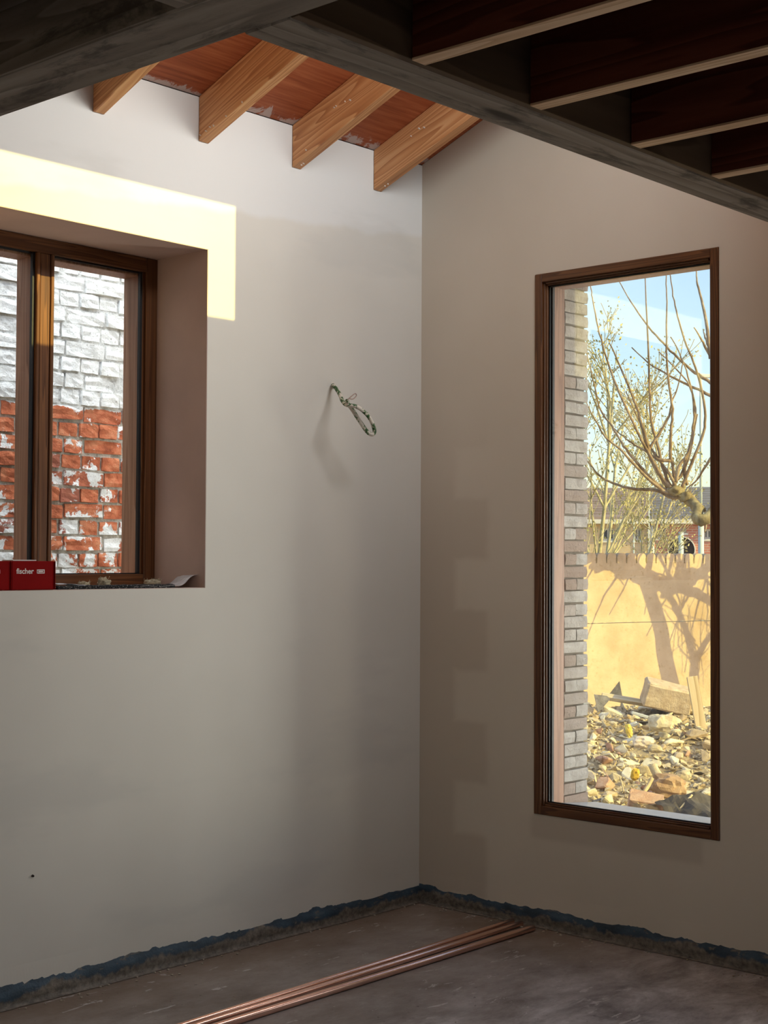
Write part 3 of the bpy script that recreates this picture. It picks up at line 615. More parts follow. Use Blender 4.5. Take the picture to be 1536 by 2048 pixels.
while zc < 3.02:
    L, vs_ = ((.1015, hv), (.214, sv))[row % 2]; x = -1.42 + (.028 if row % 2 else random.uniform(-.01, .01)); zz = zc
    while x < -.12:
        if random.random() < .12 and row % 2: l2, v2 = .1015, hv
        else: l2, v2 = L, vs_
        o = link('brick', random.choice(v2), M['oldb'], nb)
        o.location = (x + l2/2 + 1.5, .030 - .012 + random.uniform(-.006, .006), zz + CH/2 + .3 + random.uniform(-.003, .003)); o.rotation_euler = (random.uniform(-.03, .03), random.uniform(-.025, .025), random.uniform(-.04, .04)); o.scale = (1, 1, random.uniform(.95, 1.04))
        x += l2 + G + random.uniform(-.003, .004)
    zc += CH; row += 1

bm = bmesh.new(); zc = 1.238-13*CH; row = 1
while zc < 3.2:
    L = (.1015, .214)[row % 2]
    for xs_, xe in (((-3.4, -1.43), (-.10, .62)) if 1.2 < zc < 3.02 else ((-3.4, .62),)):
        x = xs_ + (.028 if row % 2 else 0)
        while x < xe - .03:
            l2 = min(L, xe-x); box(bm, (x+1.5, -.012+random.uniform(-.005, .004), zc+.3+.005), (x+1.5+l2, .01, zc+.3+.069)); x += l2 + G
    zc += CH; row += 1
o = obj('further_bricks', bm, M['oldb'], nb); o['kind'] = 'stuff'

# ------------------------------------------------------------------ garden beyond the tall window
bm = bmesh.new(); bmesh.ops.create_grid(bm, x_segments=40, y_segments=40, size=40)
for v in bm.verts: v.co.x += 36; v.co.z = -.18
def soil():
    t = NT('dry_garden_soil', .95, .1); p = t.pos(); t.col(t.ramp(t.noise(p, 6, 8, .7), [(.3, (.30, .22, .13)), (.5, (.50, .39, .25)), (.7, (.68, .57, .40))])); t.bump(t.noise(p, 40, 8, .7), 1, .02); return t.m
M['soil'] = soil(); tag(obj('ground', bm, M['soil']), 'dry earth of the garden outside', kind='structure')
GA = rad(-16.6); GD_ = Vector((math.cos(GA), math.sin(GA), 0)); GN = Vector((math.sin(GA), -math.cos(GA), 0)); GP = at(1177, 1247, 11.2)
def ong(x, y):
    r = ray(x, y); return CAM + r*(GN.dot(GP-CAM)/GN.dot(r))
def wall_panel():
    t = NT('ochre_concrete_panel', .9, .15); p = t.pos(); X, Y, Z = t.sep(p)
    c = t.ramp(t.noise(p, 2.4, 7, .65), [(.3, (.42, .30, .19)), (.55, (.57, .435, .30)), (.8, (.68, .55, .40))])
    c = t.mix(t.ma('MULTIPLY', t.sm(t.noise(p, 34, 5, .7), .58, .66), .6), c, (.36, .25, .13))
    c = t.mix(t.ma('MULTIPLY', t.sm(t.noise(t.map(p, (1, 1, .25)), 5, 5), .6, .7), .45), c, (.40, .30, .18)); t.col(c); t.bump(t.noise(p, 50, 6, .7), .5, .006); return t.m
M['panel'] = wall_panel()
gw = empty('garden_wall', (GP.x, GP.y, -.2)); gw.rotation_euler = (0, 0, GA); tag(gw, 'ochre concrete garden wall with a scalloped top, striped by tree shadows', 'garden wall')
zt = 1.487; zj = GP.z
# local frame: x along the wall, y away from the viewer
PL = 2.0
for k in range(-1, 3):
    xa, xb = -.62 + k*PL + (0 if k else 0), -.62 + (k+1)*PL
    bm = bmesh.new(); box(bm, (xa+.003, 0, 0), (xb-.003, .05, zj+.2-.003), .003); obj('lower_panel', bm, M['panel'], gw)
    nl = 20; wl_ = (xb-xa-.006)/nl; poly = [(xa+.003, 0, zj+.2+.003)]
    top = []
    for i in range(nl):
        for a in (0., .12, .3, .5, .7, .88):
            top.append((xa+.003+(i+a)*wl_, 0, zt+.2 - (.045 if a == 0 else .022*abs(2*a-1)**2.5)))
    top.append((xb-.003, 0, zt+.2-.045))
    bm = bmesh.new(); prev = None
    for x, y, z in top:
        row = [bm.verts.new((x, 0, zj+.203)), bm.verts.new((x, 0, z-.05)), bm.verts.new((x, .006 if z < zt+.2-.03 else 0, z)), bm.verts.new((x, .05, z)), bm.verts.new((x, .05, zj+.203))]
        if prev:
            for j in range(4): bm.faces.new((prev[j], row[j], row[j+1], prev[j+1]))
        else: bm.faces.new(row[::-1])
        prev = row
    bm.faces.new(prev); obj('scalloped_panel', bm, M['panel'], gw)
    bm = bmesh.new(); g = M['panel']
    for i in range(1, nl): box(bm, (xa+i*wl_-.004, -.0015, zt+.2-.078), (xa+i*wl_+.005, .003, zt+.2-.036))  # dark brown bars mark the grooves between the lobes
    o = obj('groove', bm, plain('groove_brown', (.26, .20, .12), .95) if k == -1 else bpy.data.materials['groove_brown'], gw); o['kind'] = 'stuff'

# rubble heap ------------------------------------------------------
def heap_z(p):
    q = p-CAM; D = q.dot(fw); sx = q.dot(rt)/D*FPX + 768
    t = min(max((D-6.6)/(9.5-6.6), 0), 1); h = -.10 + .575*t*t*(3-2*t)
    if D > 9.7: h -= (D-9.7)*.35
    h += .05*mnoise.noise(Vector((p.x*1.6, p.y*1.6, 0))) + .028*mnoise.noise(Vector((p.x*5, p.y*5, 3)))
    h *= 1.0; e = min(max((sx-850)/200, 0), 1)
    return max(h*e - .18*(1-e), -.2)
bm = bmesh.new(); n1, n2 = 110, 90; g = []
for i in range(n1):
    row = []
    for j in range(n2):
        px = 1090 + 600*j/(n2-1); DW = (ong(px, 1113)-CAM).dot(fw)-.12; D = 6.5 + (DW-6.5)*i/(n1-1); p = at(px, 1113, D); p.z = 0
        p.z = heap_z(p); row.append(bm.verts.new(p))
    g.append(row)
for i in range(n1-1):
    for j in range(n2-1): bm.faces.new((g[i][j], g[i][j+1], g[i+1][j+1], g[i+1][j]))
tag(obj('rubble_bed', bm, M['soil'], None, True), 'fine earth and grit under the broken stones of the rubble heap', 'rubble', kind='stuff')
random.seed(77)
def chunk_mesh(name, seed, flat=1.0, n=11):
    random.seed(seed); bm = bmesh.new()
    for _ in range(n):
        v = Vector((random.gauss(0, 1), random.gauss(0, 1), random.gauss(0, 1))).normalized(); bm.verts.new((v.x*.62*random.uniform(.75, 1), v.y*.45*random.uniform(.75, 1), v.z*.36*flat*random.uniform(.75, 1)))
    r = bmesh.ops.convex_hull(bm, input=bm.verts[:]); bmesh.ops.delete(bm, geom=[q for q in r['geom_interior'] if isinstance(q, bmesh.types.BMVert)], context='VERTS')
    bmesh.ops.bevel(bm, geom=bm.edges[:], offset=.035, segments=1, affect='EDGES')
    me = bpy.data.meshes.new(name); bm.to_mesh(me); bm.free(); return me
def chunk_mat(name, a, b, c):
    t = NT(name, .9, .15); p = t.pos(); r = t.rnd(); f = t.ma('ADD', t.ma('MULTIPLY', t.noise(p, 26, 6, .65), .7), t.ma('MULTIPLY', r, .3))
    t.col(t.ramp(f, [(.32, a), (.5, b), (.68, c)])); t.bump(t.noise(p, 60, 6, .7), .8, .01); return t.m
CM = {'pale': chunk_mat('pale_stone', (.52, .42, .28), (.72, .63, .47), (.84, .78, .64)), 'buff': chunk_mat('buff_stone', (.38, .27, .16), (.56, .43, .28), (.70, .57, .40)),
      'red': chunk_mat('broken_red_brick', (.30, .15, .09), (.47, .27, .18), (.60, .40, .29)), 'grey': chunk_mat('grey_slate', (.15, .135, .13), (.26, .235, .225), (.40, .37, .35))}
ck = {k: [chunk_mesh('rubble_chunk', 300+i+j*20, (1, .9, .9, .45)[j], 10+i % 4) for i in range(6)] for j, k in enumerate(CM)}
cname = {'pale': 'stone_chunk', 'buff': 'stone_chunk', 'red': 'brick_chunk', 'grey': 'slate_shard'}
cword = {'pale': 'pale stones', 'buff': 'buff stones', 'red': 'red brick pieces', 'grey': 'grey slate shards'}
random.seed(5)
placed = []
def put_chunk(px, D, s, k, sink=.30):
    p = at(px, 1113, D); p.z = 0; z = heap_z(p)
    o = link(cname[k], random.choice(ck[k]), CM[k]); o.scale = (s*random.uniform(.8, 1.25), s*random.uniform(.8, 1.2), s*random.uniform(.8, 1.3))
    o.location = (p.x, p.y, z + s*.36*(.5-sink)); o.rotation_euler = (random.gauss(0, .35), random.gauss(0, .35), random.uniform(0, 6.28))
    placed.append((p, s, o, k, px, D))
tries = 0
while len(placed) < 290 and tries < 12000:
    tries += 1
    px = random.uniform(1150, 1450); D = 6.95 + 2.9*random.random()**.9
    s = random.choice((.05, .06, .07, .08, .09, .10, .12, .15))
    p = at(px, 1113, D); p.z = 0
    if any((p-q[0]).length < (s+q[1])*.31 for q in placed): continue
    put_chunk(px, D, s, random.choices(('pale', 'buff', 'red', 'grey'), (.62, .25, .06, .07))[0])
cls = {}
for p, s, o, k, px, D in placed:
    reg = ('at the foot', 'low', 'in the middle', 'high', 'at the top')[min(4, int((D-6.9)/.6))] + ' ' + ('left', 'centre', 'right')[0 if px < 1250 else 1 if px < 1345 else 2]
    cls.setdefault((k, 'small' if s < .085 else 'large', reg), []).append((px, o))
ordn = ['leftmost', 'second', 'third', 'fourth', 'fifth', 'sixth', 'seventh', 'eighth', 'ninth', 'tenth', 'eleventh', 'twelfth', 'thirteenth', 'fourteenth']
for (k, sz, reg), L in cls.items():
    L.sort(key=lambda q: q[0]); grp = '%s %s %s of the rubble' % (sz, cword[k], reg)
    for i, (px, o) in enumerate(L):
        if len(L) == 1: t_ = '%s %s %s of the garden rubble heap' % (sz, cword[k][:-1], reg)
        else: t_ = '%s of %s' % (ordn[i] if i == 0 else ('rightmost' if i == len(L)-1 else ordn[min(i, 13)] + ' from left'), grp)
        tag(o, t_, 'rubble', grp)
# grit between the stones, joined
bm = bmesh.new(); random.seed(9)
for k in range(5200):
    px = random.uniform(1130, 1480); D = 6.8 + 3.1*random.random(); p = at(px, 1113, D); p.z = 0; p.z = heap_z(p); s = random.choice((.008, .012, .018, .026))
    vs4 = [bm.verts.new(p + Vector((random.uniform(-1, 1), random.uniform(-1, 1), random.uniform(-.4, 1)))*s) for _ in range(5)]
    for f in ((0, 1, 2), (0, 1, 3), (1, 2, 3), (0, 2, 4), (0, 3, 4), (2, 3, 4)): bm.faces.new([vs4[i] for i in f])
tag(obj('rubble_grit', bm, chunk_mat('grit', (.42, .31, .18), (.64, .53, .36), (.80, .71, .55))), 'small grit and crumbled mortar between the stones of the heap', 'rubble', kind='stuff')
# distinct pieces of the heap, modelled from their own outlines
def frame_at(px, py, D, roll=0, yawd=0, tilt=0):
    o = at(px, py, D); m = Matrix((r0, Vector((0, 0, 1)).cross(r0), Vector((0, 0, 1)))).transposed().to_4x4()   # x right, y away, z up
    m = m @ Matrix.Rotation(rad(yawd), 4, 'Z') @ Matrix.Rotation(rad(tilt), 4, 'X') @ Matrix.Rotation(rad(roll), 4, 'Y'); m.translation = o; return m
def piece(name, px, py, D, size, m, label, cat, roll=0, yawd=0, tilt=0, bev=.006, jit=0, sub=0, seed=1):
    random.seed(seed); bm = bmesh.new(); box(bm, [-s/2 for s in size], [s/2 for s in size], bev)
    if sub: bmesh.ops.subdivide_edges(bm, edges=bm.edges[:], cuts=sub, use_grid_fill=True)
    if jit:
        for v in bm.verts: v.co += Vector([random.uniform(-jit, jit) for _ in range(3)])
    o = obj(name, bm, m); o.matrix_world = frame_at(px, py, D, roll, yawd, tilt); return tag(o, label, cat)
M['block_s'] = chunk_mat('sawn_stone', (.40, .29, .19), (.60, .46, .32), (.74, .60, .44)); M['plank'] = wood('pale_plank', (.36, .24, .12), (.55, .42, .25), (.68, .55, .37), (12, 12, 1.2), .8, knots=True)
M['plank_h'] = wood('pale_batten', (.36, .26, .14), (.55, .44, .28), (.70, .58, .40), (1.2, 14, 14), .8, knots=False)
piece('stone_block', 1334, 1393, 9.35, (.30, .20, .155), M['block_s'], 'large squared stone block tilted on top of the rubble heap', 'stone block', roll=13, yawd=-4, tilt=8, bev=.012, jit=.003, sub=2, seed=2)
piece('plank', 1402, 1455, 8.9, (.066, .022, .62), M['plank'], 'pale plank standing upright at the right edge of the tall window', 'plank', roll=-8, tilt=-10, bev=.002)
piece('batten', 1300, 1408, 9.4, (.62, .05, .026), M['plank_h'], 'long pale batten lying under the stone block on the heap', 'batten', roll=10, yawd=-6, tilt=25, bev=.002)
piece('batten', 1284, 1431, 8.9, (.13, .02, .018), M['alu'], 'short whitish rod lying on the rubble left of the stone block', 'rod', roll=16, bev=.003)
bm = bmesh.new(); prism(bm, [(-.05, 0, -.045), (.05, 0, -.05), (.035, 0, .06)], (0, .012, 0)); o = obj('slate_shard', bm, CM['grey']); o.matrix_world = frame_at(1229, 1380, 9.6, tilt=-15); tag(o, 'grey triangular slate standing up behind the batten on the heap', 'rubble')
bm = bmesh.new(); prism(bm, [(-.05, 0, .05), (-.03, 0, -.07), (.05, 0, .02), (.03, 0, .04)], (0, .012, 0)); o = obj('slate_shard', bm, CM['grey']); o.matrix_world = frame_at(1205, 1404, 9.3, tilt=-20); tag(o, 'leftmost grey slate standing up at the end of the batten', 'rubble')
piece('paving_brick', 1291, 1607, 7.15, (.165, .10, .075), CM['red'], 'red brick with crusted mortar on its face, lowest in the tall window', 'brick', roll=10, yawd=-12, tilt=24, bev=.004, jit=.003, sub=2, seed=3)
random.seed(8); bm = bmesh.new()
for k in range(26):
    r = bmesh.ops.create_icosphere(bm, subdivisions=1, radius=random.uniform(.008, .02))
    for v in r['verts']: v.co += Vector((random.uniform(-.06, .06), -.053, random.uniform(-.025, .03)))
bmB = bmesh.new(); bmB.free(); o = obj('mortar_crust', bm, CM['buff']); o.parent = [q for q in bpy.data.objects if q.name.startswith('paving_brick')][0]; o['kind'] = 'stuff'
def lump(name, px, py, D, s, m, label, cat, seed, roll=0):
    bm = bmesh.new(); bmesh.ops.create_icosphere(bm, subdivisions=3, radius=.5)
    for v in bm.verts:
        n = v.co.normalized(); k = 1 + .34*mnoise.noise(n*1.7 + Vector((seed*3.1, 0, 0))) + .2*mnoise.noise(n*5 + Vector((0, seed, 0))); c = Vector([max(-.45, min(.45, x*k)) for x in n*.5]); v.co = Vector((c.x*s[0], c.y*s[1], c.z*s[2]))
    o = obj(name, bm, m); o.matrix_world = frame_at(px, py, D, roll); return tag(o, label, cat)
lump('mortar_lump', 1335, 1572, 7.35, (.20, .16, .13), chunk_mat('pinkish_mortar', (.42, .27, .17), (.58, .42, .29), (.70, .56, .42)), 'big rounded mortar lump above the crusted red brick', 'rubble', 4, 8)
lump('mortar_lump', 1322, 1446, 8.7, (.16, .14, .11), CM['pale'], 'large pale crumbly lump just below the stone block', 'rubble', 9)
lump('stone_chunk', 1287, 1484, 8.2, (.13, .09, .07), chunk_mat('pinkish_stone', (.52, .42, .34), (.68, .57, .48), (.78, .70, .62)), 'smooth pinkish-white stone in the middle of the heap', 'rubble', 6)
lump('stone_chunk', 1310, 1497, 8.0, (.085, .07, .05), CM['pale'], 'rounded cream stone right of the pinkish-white stone', 'rubble', 12)
lump('stone_chunk', 1367, 1552, 7.45, (.085, .07, .06), CM['pale'], 'rounded whitish stone right of the bent white gutter piece', 'rubble', 15)
M['yel'] = chunk_mat('yellow_foam', (.60, .38, .05), (.78, .55, .09), (.85, .68, .2))
lump('foam_scrap', 1258, 1462, 8.35, (.04, .04, .085), M['yel'], 'bright yellow foam scrap in the upper left of the heap', 'foam scrap', 21, -12)
lump('foam_scrap', 1270, 1549, 7.5, (.045, .045, .07), M['yel'], 'bright yellow foam scrap in the lower middle of the heap', 'foam scrap', 25, 15)
# bent white gutter piece
def bent(name, px, r, m, label, cat, n=6, D=7.4, dz=0):
    P = [at(x, y, D+d) for x, y, d in px]; o0 = P[0]; bm = bmesh.new(); tube(bm, [p-o0 for p in spline(P, 4)], r, n); o = obj(name, bm, m, None, True); o.location = o0; return tag(o, label, cat)
bent('gutter_piece', [(1305, 1530, 0), (1312, 1545, -.02), (1322, 1556, -.04), (1338, 1562, -.05)], .024, CM['pale'], 'bent whitish gutter piece beside the yellow foam scrap', 'gutter', 8, 7.55)
bent('timber_stick', [(1304, 1556, 0), (1296, 1572, -.02), (1285, 1588, -.05)], .011, M['plank'], 'short brown stick leaning in front of the dark gap', 'stick', 5, 7.3)
bent('timber_stick', [(1352, 1629, 0), (1366, 1611, .05), (1384, 1590, .1)], .006, M['plank_h'], 'long thin pale stick leaning right of the crusted brick', 'stick', 5, 6.95)
bent('timber_stick', [(1247, 1583, 0), (1244, 1568, .05), (1240, 1555, .1)], .004, M['plank'], 'thin upright twig stick among dry straw', 'stick', 5, 7.2)
# crumpled dark plastic sheet
random.seed(31); bm = bmesh.new(); bmesh.ops.create_grid(bm, x_segments=14, y_segments=14, size=.5)
for v in bm.verts:
    x, y = v.co.x, v.co.y; v.co = Vector((x*.30, y*.3, .10*max(0, .42-abs(x-.05)) * (1.2-y) + .03*mnoise.noise(Vector((x*6, y*3, 1)))))
g = bmesh.ops.extrude_face_region(bm, geom=bm.faces[:])
for v in [q for q in g['geom'] if isinstance(q, bmesh.types.BMVert)]: v.co.z += .002
o = obj('plastic_sheet', bm, plain('dark_plastic', (.085, .07, .06), .75, .4, 20)); o.matrix_world = frame_at(1392, 1628, 6.95, 0, 10, 18); tag(o, 'crumpled dark plastic sheet in the lower right of the tall window', 'plastic sheet')
# dry straw and green weeds on the left of the heap
def tuft(name, px, py, D, n, h, m, label, spread):
    random.seed(int(px)); bm = bmesh.new(); c = at(px, py, D); c0 = Vector((c.x, c.y, 0)); c0.z = heap_z(c0)
    for k in range(n):
        a = Vector((random.gauss(0, spread), random.gauss(0, spread), 0)); d = Vector((random.gauss(0, .6), random.gauss(0, .6), random.uniform(.15, 1))).normalized(); L = h*random.uniform(.5, 1.2)
        tube(bm, [a, a + d*L*.5, a + d*L + Vector((random.gauss(0, .02), random.gauss(0, .02), -.25*L*random.random()))], [.0026, .002, .0008], 3, False)
    o = obj(name, bm, m); o.location = c0; return tag(o, label, 'weeds', kind='stuff')
M['straw'] = plain('dry_straw', (.44, .33, .17), .9, .3, 30); M['weed'] = plain('green_weed', (.14, .22, .09), .8, .4, 30)
tuft('dry_straw', 1225, 1580, 7.25, 260, .12, M['straw'], 'tangle of dry straw in the lower left of the heap', .09)
tuft('green_weeds', 1192, 1528, 7.7, 130, .10, M['weed'], 'small green weeds at the left of the heap beside the brick jamb', .05)

# ------------------------------------------------------------------ trees
def bark(name, a, b, c):
    t = NT(name, .9, .15); p = t.pos(); t.col(t.ramp(t.noise(t.map(p, (1, 1, .5)), 22, 6, .65), [(.3, a), (.5, b), (.7, c)])); t.bump(t.noise(p, 60, 5), .6, .008); return t.m
M['bark'] = bark('mossy_bark', (.10, .075, .035), (.24, .19, .10), (.40, .34, .19)); M['shoot'] = bark('brown_shoot_bark', (.13, .085, .05), (.27, .19, .12), (.45, .36, .25))
KD = 10.55
K = at(1358, 985, KD)
def toward(px, py, s): return ong(px, py) + Vector((SX, -1, SLOPE))*s         # a point whose shadow falls on that spot of the garden wall
T0, T1 = toward(1290, 1160, 1.75), toward(1338, 1352, 1.75)
T2 = T1 + (T1-T0)*((T1.z+.2)/(T0.z-T1.z))
tr = empty('pollarded_tree', T2); tag(tr, 'pollarded tree with a mossy knob and long bare shoots close outside the tall window', 'tree')
bm = bmesh.new(); o0 = T2
def rel(P): return [p-o0 for p in P]
def jag(P, a, seed):
    return [p + Vector((mnoise.noise(Vector((i*.9, seed, 0))), mnoise.noise(Vector((i*.9, seed, 7))), mnoise.noise(Vector((i*.9, seed, 13)))))*a for i, p in enumerate(P)]
tube(bm, rel(spline([T2, T1, T0.lerp(T1, .5) + Vector((.03, 0, 0)), T0], 6)), [.075 - .022*i/18 for i in range(19)], 10)
arms = [[T0, T0.lerp(K, .45) + Vector((0, .1, .10)), at(1412, 1036, KD-.25), at(1395, 1016, KD-.12), at(1377, 1000, KD-.03), K],
        [T0, toward(1245, 1140, 1.78), toward(1205, 1122, 1.8)], [T0, toward(1330, 1168, 1.75), toward(1375, 1158, 1.72), toward(1440, 1120, 1.7), toward(1500, 1080, 1.7)],
        [T0, toward(1300, 1120, 1.75), toward(1303, 1085, 1.75)], [toward(1330, 1168, 1.75), toward(1390, 1185, 1.73), toward(1450, 1225, 1.7)]]
for i, A in enumerate(arms):
    P = jag(spline(A, 6), .015, i+.3); n = len(P); tube(bm, rel(P), [(.052, .05, .058, .035, .045)[i]*(1 - .42*(j/(n-1))) * (1+.18*mnoise.noise(Vector((j*.8, i, 2)))) for j in range(n)], 9)
obj('trunk', bm, M['bark'], tr, True)
def knob(c, r, sx, seed):
    bm = bmesh.new(); bmesh.ops.create_icosphere(bm, subdivisions=3, radius=1)
    for v in bm.verts:
        n = v.co.normalized(); k = r*(1+.5*mnoise.noise(n*2.3+Vector((seed, 0, 0))) + .25*mnoise.noise(n*6+Vector((0, seed, 0)))); v.co = Vector((n.x*k*sx, n.y*k, n.z*k*.75)) + c - o0
    return obj('knob', bm, M['bark'], tr, True)
knob(at(1352, 982, KD), .055, 1.3, 1); knob(at(1372, 994, KD-.02), .05, 1.2, 4); knob(at(1398, 1018, KD-.12), .042, 1.1, 7)
for q, (a, b, c_) in enumerate(((1207, 1122, .085), (1250, 1142, .07), (1303, 1088, .06), (1375, 1158, .095), (1345, 1170, .08))): knob(toward(a, b, 1.76), c_, 1.2, 20+q)
SH = [[(1075, 1790), (1075, 1700), (1050, 1560), (1055, 1400), (1065, 1250), (1040, 1080), (1025, 900), (1022, 700), (1025, 500), (1020, 330), (1018, 100)],
 [(1060, 1810), (1000, 1740), (960, 1670), (900, 1560), (850, 1470), (770, 1300), (700, 1150), (640, 1000), (590, 850), (545, 680), (510, 500), (495, 400), (470, 150)],
 [(1060, 1800), (1010, 1700), (960, 1500), (920, 1350), (905, 1150), (900, 950), (890, 700), (880, 500), (875, 345), (870, 100)],
 [(1090, 1760), (1110, 1650), (1180, 1550), (1200, 1450), (1215, 1300), (1205, 1150), (1160, 980), (1100, 830), (1050, 745)],
 [(1500, 1200), (1305, 1050), (1200, 980), (1100, 890), (1000, 790), (900, 680), (800, 540), (700, 375), (600, 200)],
 [(1130, 1800), (1170, 1700), (1210, 1600), (1270, 1450), (1295, 1300), (1260, 1080), (1210, 920), (1150, 770), (1100, 600), (1070, 460), (1050, 320), (1030, 100)],
 [(1330, 900), (1300, 640), (1270, 500), (1240, 380), (1230, 295), (1215, 100)], [(1400, 980), (1300, 830), (1260, 750), (1215, 680)], [(1340, 860), (1300, 770), (1280, 700)],
 [(1060, 1840), (1000, 1820), (900, 1740), (800, 1640), (700, 1530), (600, 1450), (540, 1350), (480, 1240), (400, 1050)],
 [(1080, 1850), (1010, 1815), (920, 1740), (830, 1640), (740, 1530), (690, 1450), (640, 1370), (560, 1250), (530, 1130), (480, 920), (430, 700)],
 [(1190, 1830), (1110, 1868), (1040, 1860), (980, 1825), (900, 1812), (800, 1808), (700, 1785), (600, 1745), (530, 1690), (480, 1620), (380, 1500)],
 [(1050, 1610), (960, 1600), (890, 1550), (800, 1500), (720, 1440), (650, 1380)], [(890, 1550), (900, 1530), (960, 1440), (1040, 1300), (1060, 1200), (1100, 1100), (1140, 920)],
 [(900, 1560), (870, 1420), (800, 1200), (720, 1000), (640, 820), (622, 790)], [(1400, 1200), (1300, 1140), (1190, 1090), (1050, 1020), (900, 930), (780, 820)],
 [(1400, 1500), (1300, 1640), (1240, 1740), (1170, 1800)], [(1100, 1740), (1130, 1700), (1180, 1530), (1225, 1300), (1190, 1100), (1080, 960), (970, 850)],
 [(1030, 1800), (960, 1690), (910, 1600), (880, 1520), (850, 1400)], [(1090, 1800), (1040, 1700), (900, 1500), (830, 1330), (740, 1130)], [(1190, 1850), (1290, 1960), (1300, 2060), (1290, 2110)],
 [(1170, 1780), (1150, 1720), (1160, 1640), (1190, 1560), (1240, 1280)]]
for i, s in enumerate(SH):
    random.seed(900+i); d0 = random.uniform(-.10, .10); dd = random.uniform(-.5, .5)
    n = len(s); P = [at(1040+x/3.491, 460+y/3.491, KD + (d0*.4 if j < 2 else d0*.4 + dd*(j/n))) for j, (x, y) in enumerate(s)]; P = jag(spline(P, 4), .006, i+40.)
    base = .0135 if i not in (11,) else .017; m = len(P); bm = bmesh.new()
    tube(bm, rel(P), [max(.0042, base*(1-.78*j/(m-1))) for j in range(m)], 6)
    obj('shoot', bm, M['shoot'], tr, True)
# shoots that stand out of the frame and only throw their shadows on the wall
bm = bmesh.new(); random.seed(61)
for k in range(58):
    a = random.choice(((1207, 1122), (1250, 1142), (1303, 1095), (1345, 1165), (1375, 1155), (1410, 1150))); b = toward(a[0]+random.uniform(-14, 14), a[1], 1.78); d = Vector((random.gauss(0, .35), random.gauss(0, .25), random.choice((1, 1, 1, -.55)))).normalized(); L = random.uniform(.35, 1.2)*(1 if d.z > 0 else .6)
    P = jag(spline([b, b + d*L*.5 + Vector((random.gauss(0, .05), 0, .05)), b + d*L], 5), .012, k+3.); m = len(P); tube(bm, rel(P), [max(.005, .013*(1-.75*j/(m-1))) for j in range(m)], 5)
tag(obj('further_shoots', bm, M['shoot'], tr, True), None, kind='stuff')
# second, bushier tree, right of the frame; its forked shadow falls in the right of the garden wall
tb = toward(1388, 1420, 2.3); tb2 = tb.copy(); tb2.z = -.2
t2 = empty('forked_tree', tb2); tag(t2, 'smaller forked tree right of the tall window, known by its shadow on the garden wall', 'tree'); o0 = tb2
bm = bmesh.new(); F0_ = toward(1388, 1330, 2.3)
tube(bm, rel(spline([tb2, tb, F0_], 5)), [.06 - .018*i/10 for i in range(11)], 8)
br = [([F0_, toward(1376, 1275, 2.3), toward(1358, 1225, 2.3), toward(1340, 1195, 2.3), toward(1322, 1192, 2.3)], .030), ([F0_, toward(1402, 1300, 2.3), toward(1425, 1265, 2.3), toward(1450, 1240, 2.3)], .035), ([toward(1358, 1225, 2.3), toward(1372, 1200, 2.3), toward(1385, 1180, 2.3)], .014), ([toward(1340, 1195, 2.3), toward(1345, 1180, 2.3)], .018)]
for i, (A, r) in enumerate(br):
    P = jag(spline(A, 5), .008, i+70.); m = len(P); tube(bm, rel(P), [r*(1-.4*j/(m-1)) for j in range(m)], 8)
obj('trunk', bm, M['bark'], t2, True); bm = bmesh.new(); random.seed(71)
for k in range(34):
    a = random.choice(((1340, 1195), (1358, 1225), (1376, 1275), (1390, 1325), (1402, 1300), (1430, 1262))); b = toward(*a, 2.3); d = Vector((random.gauss(0, .5), random.gauss(0, .2), random.choice((1, 1, -.9)))).normalized(); L = random.uniform(.2, .5)
    P = jag(spline([b, b + d*L*.5 + Vector((random.gauss(0, .06), 0, 0)), b + d*L], 4), .01, k+9.); m = len(P); tube(bm, rel(P), [max(.003, .0065*(1-.7*j/(m-1))) for j in range(m)], 4)
tag(obj('twigs', bm, M['shoot'], t2, True), None, kind='stuff')
